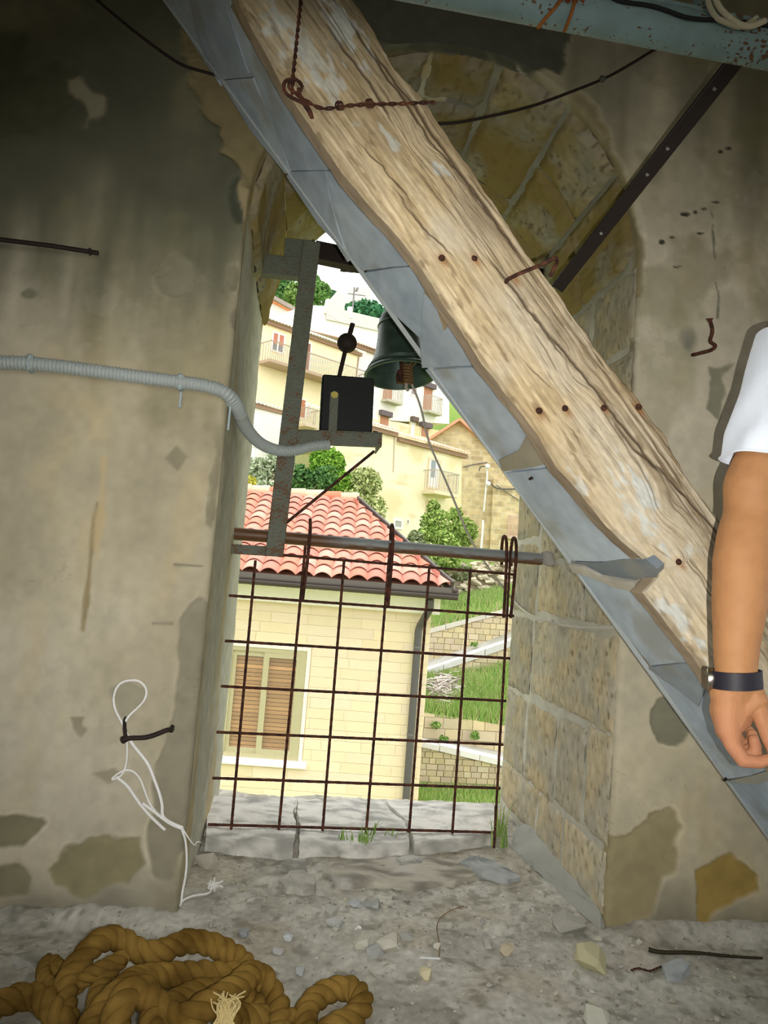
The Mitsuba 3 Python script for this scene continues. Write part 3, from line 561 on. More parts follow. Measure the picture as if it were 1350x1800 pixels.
def tilt(m): m.apply_transform(tl); m.apply_translation(bell_c); return m
part(bell, 'body', tilt(lathe(prof, 64)), 'bronze', smooth=35)
for z, r in ((.020, .1295), (.030, .1235), (.205, .0845)):
    a = np.linspace(0, 2 * np.pi, 72); part(bell, 'moulding', tilt(tube(np.c_[r * np.cos(a), r * np.sin(a), a * 0 + z], .0035, 6)), 'bronze', smooth=40)
part(bell, 'crown', tilt(cat([box(.03, .10, .07, (0, 0, .295), .004), box(.09, .03, .07, (0, 0, .295), .004)])), 'bronze')
cl = part(bell, 'clapper', tilt(cat([tube(np.array([(0, 0, .24), (.004, 0, .1), (.008, 0, -.01)]), .008, 8), lathe([(0, -.045), (.016, -.042), (.019, -.02), (.014, .0), (.009, .012), (0, .012)], 14)])), 'rust', smooth=40, label='rusty clapper')
# lashings and cord on the clapper
cord = thing('clapper_cord', 'thin grey cord tied to the bell clapper and led down to the right jamb', 'cord')
tip = atY(719, 668, 2.88)
def coil(a, b, r, turns, rr):
    a, b = np.asarray(a), np.asarray(b); t = np.linspace(0, 1, turns * 10); ang = t * turns * 6.283
    return tube(a + (b - a) * t[:, None] + r * np.c_[np.cos(ang), np.sin(ang), 0 * ang], rr, 6)
part(cord, 'lashing', cat([coil(atY(716, 640, 2.88), atY(718, 676, 2.88), .017, 7, .006), tube(spline([atY(718, 645, 2.86), atY(728, 632, 2.84), atY(742, 625, 2.83), atY(735, 634, 2.85), atY(720, 648, 2.86)], 30), .003, 6)]), 'vcol', (.17, .105, .05), True, label='brown rope lashing')
part(cord, 'tail', tube(spline([atY(716, 670, 2.87), atY(714, 682, 2.865), atY(718, 686, 2.86)], 10), .007, 7), 'vcol', (.45, .40, .36), True)
cp = [atY(722, 672, 2.87), atY(730, 690, 2.86), atY(741, 722, 2.85), atY(752, 770, 2.84), atY(770, 815, 2.84), atY(796, 875, 2.84), atY(812, 914, 2.85), atY(818, 928, 2.86), atY(835, 962, 2.88), atY(866, 1008, 2.92), atX(900, 1052, .945), atX(935, 1083, .934), atX(970, 1094, .934), atX(1000, 1101, .934), atX(1060, 1104, .934), atX(1085, 1104, .935)]
part(cord, 'line', tube(spline(cp, 140), .0044, 7), 'grey_cord', smooth=40)
part(cord, 'knot', cat([trimesh.creation.icosphere(2, .008), box(.01, .012, .014, (.003, 0, -.006), .003)]).apply_translation(atX(971, 1093, .935)), 'grey_cord', smooth=40)
part(cord, 'knot', trimesh.creation.icosphere(2, .0065).apply_translation(cp[7]), 'grey_cord', smooth=40)
# electric bell hammer
mt = thing('bell_hammer_motor', 'black box of the electric bell hammer on its steel shelf, ball hammer raised', 'bell hammer')
def fr_box(x0, y0, x1, y1, Y, d, mat, name, bev=.006, parent=None):
    a = atY((x0 + x1) / 2, y1, Y); b = atY((x0 + x1) / 2 + (y1 - y0) * .05, y0, Y); w = np.linalg.norm(atY(x1, (y0 + y1) / 2, Y) - atY(x0, (y0 + y1) / 2, Y))
    return part(parent or mt, name, bar(a, b, w, d, (0, 1, 0), bev), mat)
YM = YP + .07
fr_box(561, 668, 651, 765, YM, .12, 'black_paint', 'housing')
fr_box(577, 690, 592, 758, YM - .062, .004, 'painted_rusty_steel', 'lever_slot', .001)
m = trimesh.creation.cylinder(.0125, .006, sections=24); m.apply_transform(trimesh.transformations.rotation_matrix(math.pi / 2, [1, 0, 0])); m.apply_translation(atY(588, 694, YM - .066)); part(mt, 'pivot_disc', m, 'vcol', (.50, .43, .12))
hb = atY(610, 603, YM + .02)
part(mt, 'hammer_rod', rod(atY(593, 675, YM + .02), atY(608, 612, YM + .02), .0085), 'dark_iron', smooth=40)
part(mt, 'hammer_ball', trimesh.creation.icosphere(3, .037).apply_translation(hb), 'dark_iron', smooth=True)
part(mt, 'hammer_stub', rod(atY(613, 594, YM + .02), atY(620, 569, YM + .02), .0095), 'dark_iron', smooth=40)

# horizontal pipe and the rebar grille that hangs from it
pk = thing('steel_pipe', 'worn rusty horizontal steel pipe across the arched opening above the grille', 'pipe')
pa, pb = atX(404, 937, XL - .01), atY(951, 983, 2.72); pa[1] = 2.70
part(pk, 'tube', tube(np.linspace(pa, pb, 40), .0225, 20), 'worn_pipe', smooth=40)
part(pk, 'mortar_lump', pebble(.035, pb + (.035, .0, .005), 5, .9, 24), 'vcol', (.36, .35, .33), True)
GR = Plane(atZ(405, 1482, 0), (math.cos(math.radians(2.6)), math.sin(math.radians(2.6)), 0))
gr = thing('rebar_grille', 'rusty welded rebar grille hooked over the pipe in the lower arched opening', 'grille')
def gbar(a, b, r=.0046, off=0.0, name='vertical_bar'):
    p, q = GR.at(*a) + GR.n * off, GR.at(*b) + GR.n * off; t = np.linspace(0, 1, 60)[:, None]
    part(gr, name, tube(p + (q - p) * t, r * (1 + .10 * (np.arange(60) % 2)), 8), 'rust', smooth=40)
for a, b in (((449, 985), (404, 1484)), ((537, 958), (490, 1459)), ((605, 984), (567, 1460)), ((686, 955), (641, 1494)), ((755, 994), (719, 1463)), ((827, 1000), (795, 1465)), ((898, 960), (868, 1494))): gbar(a, b)
for a, b in (((490, 975), (907, 1010)), ((402, 1047), (905, 1083)), ((395, 1127), (898, 1158)), ((388, 1207), (891, 1233)), ((380, 1288), (886, 1310)), ((373, 1369), (881, 1387)), ((365, 1451), (869, 1465))): gbar(a, b, off=-.010, name='horizontal_bar')
def hook(x0, y0, x1, y1, dx, closed=True):
    p, q = GR.at(x1, y1), GR.at(x0, y0); r = GR.at(x0, y0 + 14)
    b = np.array([0, .055, 0]); pts = [p + GR.u * dx, r + GR.u * dx, q + GR.u * dx + b * .25, q + GR.u * dx + b * .75 + (0, 0, .004)] + ([r + GR.u * dx + b * 1.15, GR.at(x0, y0 + 48) + GR.u * dx + b * 1.2] if closed else [])
    part(gr, 'hook', tube(spline(pts, 60), .006, 8), 'rust', smooth=40)
hook(541, 914, 527, 1056, .009, False); hook(687, 924, 678, 1068, .008); hook(895, 945, 890, 1086, -.010); hook(903, 947, 893, 1086, .010)

# angle bar, blue pipe and cables overhead
an = thing('iron_angle_bar', 'dark brown iron angle bar slanting up to the right in front of the right wall', 'bar')
a, b = atY(980, 508, 2.02), atY(1330, 62, 1.42)
def persp_bar(w0, d, shift): return bar(a + shift, b + shift, w0, d, (0, 1, 0))
wdir = np.cross(b - a, [0, 1, 0]); wdir /= np.linalg.norm(wdir)
part(an, 'flange', bar(a, b, .034, .005, (0, 1, 0), .001), 'dark_iron'); part(an, 'web', bar(a + wdir * .0165 * (1 if wdir[0] < 0 else -1) + (0, .02, 0), b + wdir * .0165 * (1 if wdir[0] < 0 else -1) + (0, .02, 0), .005, .038, (0, 1, 0), .001), 'vmetal', (.020, .016, .016))
for t in (.27, .52, .62, .83):
    q = a + (b - a) * t; m = trimesh.creation.cylinder(.0045, .004, sections=12); m.apply_transform(trimesh.transformations.rotation_matrix(math.pi / 2, [1, 0, 0])); m.apply_translation(q + (0, -.004, 0)); part(an, 'rivet', m, 'vmetal', (.3, .3, .28))
YT = 1.36
bp = thing('blue_steel_pipe', 'pale blue painted steel pipe with rust specks crossing the top right corner', 'pipe')
def lowedge(x, y, r): q = atY(x, y, YT); d = UP; return q + d * r
q0, q1 = lowedge(700, -9, .042), lowedge(1480, 140, .042); q0[1] = q1[1] = YT
part(bp, 'tube', tube(np.linspace(q0 + (q0 - q1) * 1.75, q1 + (q1 - q0) * .75, 90), .042, 28), 'pale_blue_paint', smooth=40)
pl = thing('blue_steel_plate', 'pale blue painted steel plate lying along the back of the blue pipe', 'plate')
off = UP * .062 + np.array([0, .035, 0]); e = np.array([q0, q1]) + off
part(pl, 'panel', bar(e[0] - (e[1] - e[0]) * 1.7, e[1] + (e[1] - e[0]) * .75, .006, .16, (0, .85, .5)), 'pale_blue_paint')
part(pl, 'rib', bar(e[0] + (e[1] - e[0]) * .70 + UP * .01, e[0] + (e[1] - e[0]) * .70 + UP * .14, .03, .05), 'pale_blue_paint')
def fr_pts(pts, dY=-.047): return [atY(x, y, YT + dY) for x, y in pts]
single('black_cable', tube(spline(fr_pts([(1040, -40), (1080, -2), (1130, 8), (1170, 18), (1200, 29), (1230, 34), (1270, 36), (1310, 40), (1345, 44), (1420, 60)], -.045), 90), .0042, 8), 'black cable lying along the pale blue pipe at the top right', 'cable', 'black_paint', smooth=40)
wc = thing('beige_cable', 'pair of beige cables bent over the pale blue pipe at the top right corner', 'cable')
part(wc, 'strand', tube(spline(fr_pts([(1240, -60), (1243, -5), (1250, 18), (1262, 33), (1280, 41), (1300, 47), (1330, 30)], -.05), 60), .0055, 8), 'vcol', (.42, .40, .30), True)
part(wc, 'strand', tube(spline(fr_pts([(1252, -60), (1256, -5), (1266, 16), (1284, 33), (1310, 46), (1345, 36)], -.052), 60), .0065, 8), 'vcol', (.50, .47, .36), True)
rw = thing('rust_tie_wire', 'two orange rusty tie wires wrapped round the pale blue pipe', 'wire')
for p in ([(1000, -50), (985, 0), (968, 22), (951, 42), (945, 50)], [(1020, -50), (1011, 0), (1004, 25), (995, 49), (992, 56)]):
    part(rw, 'strand', tube(spline([atY(x, y, YT - .046 + max(0, (y - 25)) * .0012) for x, y in p], 30), .0035, 7), 'vcol', (.26, .10, .03), True)
part(rw, 'twist', coil(fr_pts([(985, -4)])[0], fr_pts([(1020, 2)])[0], .006, 3, .003), 'vcol', (.22, .06, .03), True)
ow = thing('overhead_cable', 'thin dark cable sagging behind the wooden beam from upper left to right', 'cable')
part(ow, 'line', tube(spline([atY(x, y, 2.03) for x, y in ((120, -40), (170, 0), (230, 50), (290, 95), (325, 116), (362, 127), (430, 150), (560, 195), (690, 216), (790, 217), (850, 207), (940, 185), (1000, 163), (1060, 139), (1110, 112), (1152, 86))], 200), .0042, 8), 'dark_iron', smooth=40)
part(ow, 'joint', trimesh.creation.icosphere(2, .010).apply_translation(atY(1059, 139, 2.025)), 'vcol', (.08, .08, .07), True)
part(ow, 'wall_anchor', tube(np.array([atY(1152, 86, 2.03), atY(1153, 85, YI + .03)]), .006, 8), 'dark_iron', smooth=40)

# things fixed to the left wall
rb = thing('rebar_rod', 'dark iron rod sticking along the left wall near the left edge', 'rod')
part(rb, 'rod', tube(np.array([atY(-160, 405, 2.06), atY(0, 421, 2.06), atY(90, 432, 2.065), atY(173, 445, 2.075)]), .0068, 8), 'dark_iron', smooth=40)
part(rb, 'cross_pin', rod(atY(158, 436, 2.06), atY(159, 449, 2.07), .0035), 'dark_iron', smooth=40)
cd = thing('flexible_conduit', 'grey corrugated conduit running along the left wall to the hammer motor', 'conduit')
cpt = [atY(-150, 632, 2.075), atY(0, 637, 2.075), atY(60, 640, 2.075), atY(150, 650, 2.075), atY(240, 662, 2.075), atY(318, 672, 2.072), atY(368, 680, 2.07), atY(398, 692, 2.075), atY(415, 712, 2.12), atY(425, 736, 2.24), atY(440, 762, 2.38), atY(466, 784, 2.50), atY(500, 793, 2.565), atY(528, 790, 2.585), atY(552, 784, 2.595), atY(580, 782, 2.60)]
pth = resample(spline(cpt, 400), 620)
part(cd, 'hose', tube(pth, .0182 + .0022 * np.sin(np.arange(620) * 2 * np.pi / 4), 14), 'grey_plastic', smooth=True)
part(cd, 'end_ferrule', tube(pth[232:240] if False else resample(pth[380:392], 12), .0205, 14), 'grey_plastic', smooth=40)
for x, y0, y1 in ((55, 627, 655), (318, 661, 716)):
    a = atY(x, y0, 2.052); b = atY(x - 3, y1, 2.085)
    part(cd, 'clip', cat([box(.017, .044, .046, atY(x, (y0 + y0 + 24) / 2, 2.078), .006), box(.007, .006, abs(a[2] - b[2]), (b[0], 2.092, (a[2] + b[2]) / 2), .001)]), 'vcol', (.34, .40, .42))
part(cd, 'clip', cat([box(.02, .05, .03, atY(405, 708, 2.12), .005), box(.006, .008, .07, atY(403, 735, 2.10), .001)]), 'vcol', (.36, .42, .45))
bk = thing('bent_iron_hook', 'dark bent iron hook in the left wall holding a white cord', 'hook')
part(bk, 'shank', tube(spline([atY(303, 1277, 2.115), atY(301, 1284, 2.06), atY(296, 1283, 2.035), atY(275, 1291, 2.03), atY(250, 1297, 2.03), atY(226, 1298, 2.03), atY(216, 1301, 2.035)], 50), np.r_[np.full(44, .0062), np.linspace(.0075, .010, 6)], 9), 'dark_iron', smooth=40)
part(bk, 'spike', tube(spline([atY(221, 1262, 2.10), atY(219, 1275, 2.05), atY(221, 1296, 2.035)], 20), .0048, 8), 'dark_iron', smooth=40)
st = thing('string', 'white cord looped over the iron hook and trailing down the left wall to the floor', 'cord')
def wall_pts(pts, Y=2.085): return [atY(x, y, Y - .02 * math.sin(i)) if False else atY(x, y, Y) for i, (x, y) in enumerate(pts)]
part(st, 'loop', tube(spline(wall_pts([(224, 1292), (214, 1270), (203, 1248), (200, 1225), (210, 1203), (228, 1196), (245, 1198), (256, 1210), (256, 1225), (243, 1243), (228, 1257), (220, 1272), (222, 1290)], 2.06), 110), .0030, 7), 'white_cord', smooth=40)
part(st, 'strand', tube(spline(wall_pts([(221, 1288), (236, 1312), (258, 1340), (268, 1362), (280, 1395), (285, 1420), (286, 1434), (300, 1446), (321, 1455)], 2.07), 90), .0042, 7), 'white_cord', smooth=40)
part(st, 'strand', tube(spline(wall_pts([(223, 1296), (223, 1330), (219, 1352), (209, 1366), (197, 1370), (215, 1356), (235, 1357), (250, 1378), (262, 1410), (285, 1436), (318, 1454)], 2.075), 110), .0026, 7), 'white_cord', smooth=40)
part(st, 'strand', tube(spline(wall_pts([(204, 1366), (222, 1380), (240, 1405), (262, 1432), (290, 1459)], 2.078), 50), .0040, 7), 'white_cord', smooth=40)
part(st, 'strand', tube(spline(wall_pts([(250, 1412), (275, 1430), (300, 1448), (322, 1457)], 2.07), 40), .0040, 7), 'white_cord', smooth=40)
fl = lambda x, y, dz=.006: (lambda q: np.array([q[0], q[1], fz(q[0], q[1]) + dz]))(atZ(x, y, 0))
part(st, 'tail', tube(spline(wall_pts([(318, 1455), (325, 1475), (328, 1510), (326, 1540), (321, 1566), (318, 1588)], 2.08) + [fl(322, 1590), fl(345, 1581), fl(362, 1580), fl(372, 1568)], 110), .0030, 7), 'white_cord', smooth=40)
part(st, 'strand', tube(spline(wall_pts([(320, 1455), (332, 1474)], 2.085) + [atX(345, 1481, XL + .005), atX(361, 1485, XL + .005)], 40), .0018, 6), 'white_cord', smooth=40)
part(st, 'frayed_end', cat([tube(spline([fl(372, 1568), fl(372 + 9 * math.cos(a), 1566 + 8 * math.sin(a), .012), fl(380 + 12 * math.cos(a * 1.7), 1566 + 10 * math.sin(a * 1.3), .008 + .012 * (i % 2))], 14), .0024, 6) for i, a in enumerate(np.linspace(-2.5, 2.5, 12))]), 'white_cord', smooth=40)
hk = thing('bent_nail', 'rusty bent nail in the right wall beside the white sleeve', 'nail')
part(hk, 'shank', tube(spline([atY(1219, 623, 2.12), atY(1222, 623, 2.06), atY(1238, 619, 2.035), atY(1254, 613, 2.03), atY(1257, 607, 2.03), atY(1249, 601, 2.03), atY(1252, 585, 2.025), atY(1250, 570, 2.02), atY(1247, 561, 2.02)], 60), .0055, 8), 'rust', smooth=40)
part(hk, 'head', hull([atY(x, y, Y) for x, y in ((1241, 560), (1254, 559), (1250, 567), (1245, 567)) for Y in (2.012, 2.026)]), 'rust')

# ================================================================== THE HOUSE ACROSS THE WAY
ah = math.radians(5.0); HU, HN = np.array([math.cos(ah), -math.sin(ah), 0]), np.array([-math.sin(ah), -math.cos(ah), 0])   # along the front; towards the tower
HF = Plane(atY(600, 1200, 12.4), HU)
HE = Plane(HF.p + HN * .60, HU)
eL, eR = HE.at(405, 1007), HE.at(793, 1030); ze = (eL[2] + eR[2]) / 2
pitch = math.radians(24); RS = -HN * math.cos(pitch) + np.array([0, 0, math.sin(pitch)])
RP = Plane((HE.p[0], HE.p[1], ze), HU, RS)
uR, uL = RP.uv(eR)[0], RP.px(405, 1005)[0] - 4.2
rR = RP.px(621, 880); rL = RP.px(432, 857); s_top = rR[1]
house = thing('house', 'cream house with pink tiled roof, brown gutter and shuttered window seen through the grille', 'house')
TILE = [srgb(214, 150, 132), srgb(222, 160, 142), srgb(208, 144, 128), srgb(226, 172, 154), srgb(214, 148, 126)]
def uvbox(P_, u0, u1, v0, v1, n0, n1, b=0.0):
    m = box(u1 - u0, v1 - v0, n1 - n0, ((u0 + u1) / 2, (v0 + v1) / 2, (n0 + n1) / 2), b); M = np.eye(4)
    s = 1 if P_.n @ (C - P_.p) > 0 else -1
    M[:3, 0], M[:3, 1], M[:3, 2], M[:3, 3] = P_.u, P_.v, P_.n * s, P_.p
    m.apply_transform(M)
    if s < 0: m.invert()
    return m
hu0, hu1 = HF.px(757, 1075)[0] - 8.2, (HF.px(757, 1075)[0] + HF.px(737, 1400)[0]) / 2
zc0, zc1 = HF.px(640, 1070)[1], HF.px(640, 1040)[1]          # cornice band
zg = -4.6 - HF.p[2]
wall_m = trimesh.creation.extrude_polygon(Polygon([(hu0, 0), (hu1, 0), (hu1 - 1.9, 5.0), (hu0, 7.5)]), zc1 - zg, engine='earcut')
M = np.eye(4); M[:3, 0], M[:3, 1], M[:3, 2] = HF.u, -HN, (0, 0, 1); M[:3, 3] = HF.p + np.array([0, 0, zg]) - HN * .24
wall_m.apply_transform(M)
wz0 = Polygon([(HF.px(403, 1134)[0] - .06, HF.px(524, 1338)[1] - .09), (HF.px(524, 1338)[0] + .05, HF.px(524, 1338)[1] - .09), (HF.px(524, 1338)[0] + .05, HF.px(403, 1134)[1] + .06), (HF.px(403, 1134)[0] - .06, HF.px(403, 1134)[1] + .06)])
skin_ = trimesh.creation.extrude_polygon(Polygon([(hu0, zg), (hu1, zg), (hu1, zc1), (hu0, zc1)]).difference(wz0), .24, engine='earcut'); sN = 1 if HF.n @ (C - HF.p) > 0 else -1
skin_.apply_translation((0, 0, -.008 - .24 if sN > 0 else .008)); skin_.apply_transform(HF.matrix())
hw = part(house, 'wall', cat([wall_m, skin_]), 'vcol', (.70, .58, .36))
part(house, 'cornice', cat([uvbox(HF, hu0, hu1 + .12, zc0, zc1, -.05, .16), uvbox(HF, hu0, hu1 + .2, zc1, zc1 + .03, -.1, .52)]), 'cream_paint')
# window opening is where no cladding stands
wu0, wv1 = HF.px(403, 1134); wu1, wv0 = HF.px(524, 1338)
wz = Polygon([(wu0 - .07, wv0 - .10), (wu1 + .07, wv0 - .10), (wu1 + .07, wv1 + .07), (wu0 - .07, wv1 + .07)])
course = .168; v = zc0; r = 0; g = np.random.default_rng(3)
while v > -3.6 - HF.p[2] + .0 and r < 40:
    u = hu1 - g.uniform(.25, .85) if r % 2 else hu1; u = hu1; first = True
    while u > wu0 - 1.3:
        L = g.uniform(.55, .95) * (.5 if first and r % 2 else 1); first = False
        q = Polygon([(u - L, v - course), (u, v - course), (u, v), (u - L, v)]).buffer(-.002).difference(wz)
        for gq in getattr(q, 'geoms', [q]):
            if gq.area > .004:
                t = np.array([.80, .68, .475]) * g.uniform(.95, 1.03) * np.array([1, g.uniform(.98, 1.02), g.uniform(.94, 1.05)])
                part(hw, 'cladding_block', plate_uv(HF, list(gq.exterior.coords)[:-1], .02, .002 + g.uniform(0, .003)), 'vcol', t)
        u -= L
    v -= course; r += 1
win = house + '__window'
part(house, 'window', cat([uvbox(HF, wu0, wu1, wv1 - .07, wv1, -.12, .0), uvbox(HF, wu0, wu1, wv0, wv0 + .07, -.12, .0), uvbox(HF, wu0, wu0 + .07, wv0, wv1, -.12, .0), uvbox(HF, wu1 - .11, wu1, wv0, wv1, -.12, .0)]), 'window_frame', label='cream aluminium window frame')
part(house, 'window_surround', cat([uvbox(HF, wu0 - .07, wu0, wv0 - .02, wv1 + .07, -.1, .02), uvbox(HF, wu1, wu1 + .06, wv0 - .02, wv1 + .07, -.1, .02), uvbox(HF, wu0, wu1, wv1, wv1 + .07, -.1, .02)]), 'cream_paint')
part(house, 'window_sill', uvbox(HF, wu0 - .2, wu1 + .14, wv0 - .10, wv0 - .0, -.1, .10, .008), 'white_stone')
um = (wu0 + wu1) / 2 - .035
for i, (a, b) in enumerate(((wu0 + .05, um + .05), (um - .02, wu1 - .08))):
    nn = -.06 + .03 * i; fw = .085
    part(win, 'sash', cat([uvbox(HF, a, b, wv0 + .06, wv0 + .06 + fw, nn - .03, nn + .02), uvbox(HF, a, b, wv1 - .07 - fw, wv1 - .07, nn - .03, nn + .02), uvbox(HF, a, a + fw, wv0 + .06, wv1 - .07, nn - .03, nn + .02), uvbox(HF, b - fw, b, wv0 + .06, wv1 - .07, nn - .03, nn + .02)]), 'window_frame')
    part(win, 'pane', uvbox(HF, a + fw - .005, b - fw + .005, wv0 + .06 + fw, wv1 - .07 - fw, nn - .008, nn - .006), 'pane_glass')
    k = 0; z = wv0 + .10
    while z < wv1 - .12:
        part(win, 'shutter_slat', uvbox(HF, a + .06, b - .05, z + .003, z + .062, -.135, -.112, .006), 'vcol', np.array([.46, .27, .11]) * (1 + .12 * math.sin(k * 2.3)) * (1.35 if k % 5 == 0 else 1)); z += .066; k += 1
part(house, 'window_back', uvbox(HF, wu0, wu1, wv0, wv1, -.2, -.15), 'vcol', (.10, .07, .05))
# roof: S tiles in rows, cut along the slanting verge
roof = part(house, 'roof', plate_uv(RP, [(uL, .02), (uR - .1, .02), (rR[0] - .05, s_top), (uL, s_top)], .06, -.03), 'vcol', (.30, .16, .12))
def tile_mesh(u0, w, s0, L, cut=None):
    t = np.linspace(0, 1, 9); h = .082 * np.sin(np.pi * t) ** .85
    rows = []
    for ss_, lift, th in ((0, .034, .016), (0, .034, 0), (L, .004, 0)): rows.append(np.c_[u0 + w * t, np.full(9, s0 + ss_), h * (1.0 if ss_ == 0 else .86) + lift - th])
    Vt = np.vstack(rows)
    if cut is not None: Vt[:, 0] = np.minimum(Vt[:, 0], cut(Vt[:, 1]) - .02)
    s = 1 if RP.n @ (C - RP.p) > 0 else -1
    return trimesh.Trimesh(RP.p + Vt[:, :1] * RP.u + Vt[:, 1:2] * RP.v + Vt[:, 2:] * RP.n * s, grid_faces(3, 9, False), process=False)
nrow, tw = 12, .285; ex = s_top / nrow
cutl = lambda s: uR + (rR[0] - uR) * np.asarray(s) / s_top
ntile = 0
for r in range(nrow):
    s0 = r * ex; c = 0; u = cutl(s0 + ex) - tw * (0.02 if True else 0); u = math.floor((cutl(s0)) / tw) * tw
    while u > RP.px(405, 1005)[0] - .9:
        if u < cutl(s0) - .03:
            part(roof, 'tile', tile_mesh(u, tw, s0, ex * 1.12, cutl), 'vcol', TILE[int(g.integers(5))] * g.uniform(.92, 1.06), True); ntile += 1
        u -= tw
rest = []
for r in range(nrow):
    u = math.floor(cutl(r * ex) / tw) * tw
    while u > uL:
        if u <= RP.px(405, 1005)[0] - .9: rest.append(tile_mesh(u, tw, r * ex, ex * 1.12))
        u -= tw
part(roof, 'tile_field', cat(rest), 'vcol', TILE[0], kind='stuff', jit=.15)
sg_ = 1 if RP.n @ (C - RP.p) > 0 else -1
u = rR[0] + .12; i = 0
while u > uL:
    L = g.uniform(.36, .42); a = RP.world(u, s_top + .02, sg_ * .06); b = RP.world(u - L, s_top + .02, sg_ * .05)
    m = tube(np.array([a, a + (b - a) * .02, b]), [.11, .115, .095], 12); 
    if u > RP.px(405, 1005)[0] - .9: part(roof, 'ridge_tile', m, 'vcol', [srgb(232, 196, 168), srgb(214, 140, 112), srgb(236, 206, 176)][i % 3])
    else: part(roof, 'ridge_tile', m, 'vcol', srgb(226, 180, 150))
    u -= L * .95; i += 1
va_, vb_ = RP.world(uR + .02, -.05, 0), RP.world(rR[0] + .05, s_top, 0)
part(roof, 'verge_trim', cat([bar(va_ + (0, 0, .05), vb_ + (0, 0, .05), .05, .17, (0, 0, 1), .01), bar(va_ + HU * .05 + (0, 0, -.05), vb_ + HU * .05 + (0, 0, -.05), .09, .10, (0, 0, 1), .01)]), 'brown_gutter')
gz = ze - .02
gL = HE.p + HU * uL; gR = HE.p + HU * (uR + .12)
def gl(q, dn, z): return np.array([q[0], q[1], z]) + HN * dn
part(house, 'eaves_flashing', bar(gl(gL, .03, gz - .02), gl(gR, .03, gz - .02), .012, .085, (0, 0, 1)), 'vmetal', (.12, .105, .09))
part(house, 'gutter', cat([tube(np.linspace(gl(gL, .01, gz - .115), gl(gR, .01, gz - .115), 30), .056, 16), bar(gl(gL, .06, gz - .068), gl(gR, .06, gz - .068), .02, .02)]), 'brown_gutter', smooth=40)
part(house, 'soffit', bar(gl(gL, -.32, zc1 + HF.p[2] + .02), gl(gR - HU * .12, -.32, zc1 + HF.p[2] + .02), .56, .05, (0, 0, 1)), 'cream_paint')
dpz = [HF.at(752, 1052), HF.at(752, 1068), HF.at(738, 1098), HF.at(735, 1108)]
dp = np.array([dpz[0] + HN * .45, dpz[1] + HN * .40, dpz[2] + HN * .11, dpz[3] + HN * .09, HF.at(713, 1405) + HN * .09, HF.at(713, 1405) + HN * .09 + (0, 0, -1.4)])
dp[3:, :2] = dp[3, :2]
part(house, 'downpipe', tube(np.vstack([resample(dp[:4], 14), resample(dp[3:], 20)[1:]]), .062, 14), 'vmetal', (.10, .095, .09), True, label='grey brown downpipe')
for y in (1138, 1290): q = HF.at(730 if y < 1200 else 718, y) + HN * .09; q[:2] = dp[3, :2]; part(house, 'pipe_bracket', tube(np.array([q, q + (0, 0, .03)]), .068, 14), 'vmetal', (.16, .15, .14))

# ================================================================== TERRACES, RAMPS AND GRASS BEHIND THE HOUSE
def line(p, q, Y0, Y1=None, t0=-1.3, t1=2.2, n=40):
    a, b = atY(*p, Y0), atY(*q, Y1 or Y0); return a + (b - a) * np.linspace(t0, t1, n)[:, None]
def loft(A, B, m=10, amp=.04, seed=0):
    t = np.linspace(0, 1, m)[None, :, None]; V = (A[:, None] * (1 - t) + B[:, None] * t).reshape(-1, 3)
    V[:, 2] += (fb(V, .9, 4, seed) - .5) * amp * 2; return trimesh.Trimesh(V, grid_faces(len(A), m), process=False)
GRASS = np.array([.13, .215, .045])
def turf_col(V, seed): return lerp(lerp(np.array([.16, .26, .06]), np.array([.32, .42, .12]), ss(.3, .7, fb(V, 1.2, 4, seed))), np.array([.42, .36, .22]), ss(.58, .72, fb(V, .8, 4, seed + 5)) * .7)
L17t, L17b = line((744, 1305), (884, 1338), 17), line((738, 1384), (882, 1391), 17)
L18b, L18t = line((745, 1297), (885, 1322), 18.4), line((748, 1253), (886, 1275), 18.4)
L21b, L21t = line((750, 1196), (893, 1174), 21.5), line((750, 1178), (895, 1128), 21.5)
L23b, L23t = line((752, 1162), (895, 1112), 23.6), line((755, 1106), (895, 1069), 23.6)
L28b = line((755, 1062), (895, 1036), 28)
Lf = line((735, 1440), (882, 1450), 14.5)
grounds = [('lower_lawn', 'grass ground at the foot of the lowest retaining wall', Lf, L17b, 'turf'), ('lower_ramp', 'grey stone ramp between the two lowest retaining walls', L17t - (0, 0, .12), L18b, 'stone'),
           ('grass_bank', 'grass bank with a heap of twigs below the ramp parapet', L18t - (0, 0, .05), L21b, 'turf'), ('upper_ramp', 'grey slab ramp rising to the right between two parapets', L21t - (0, 0, .15), L23b, 'stone'),
           ('upper_bank', 'bright green bank above the upper parapet', L23t - (0, 0, .05), L28b, 'turf')]
for i, (nm, lb, A, B, kd_) in enumerate(grounds):
    m = loft(A, B, 16, .05 if kd_ == 'turf' else .03, i); Vv = np.asarray(m.vertices)
    col = turf_col(Vv, i) if kd_ == 'turf' else lerp(np.array([.50, .49, .45]), np.array([.36, .36, .30]), ss(.4, .7, fb(Vv, 1.5, 4, i)))
    put(thing(nm, lb, None, None, 'structure'), m, 'vcol', col, True)
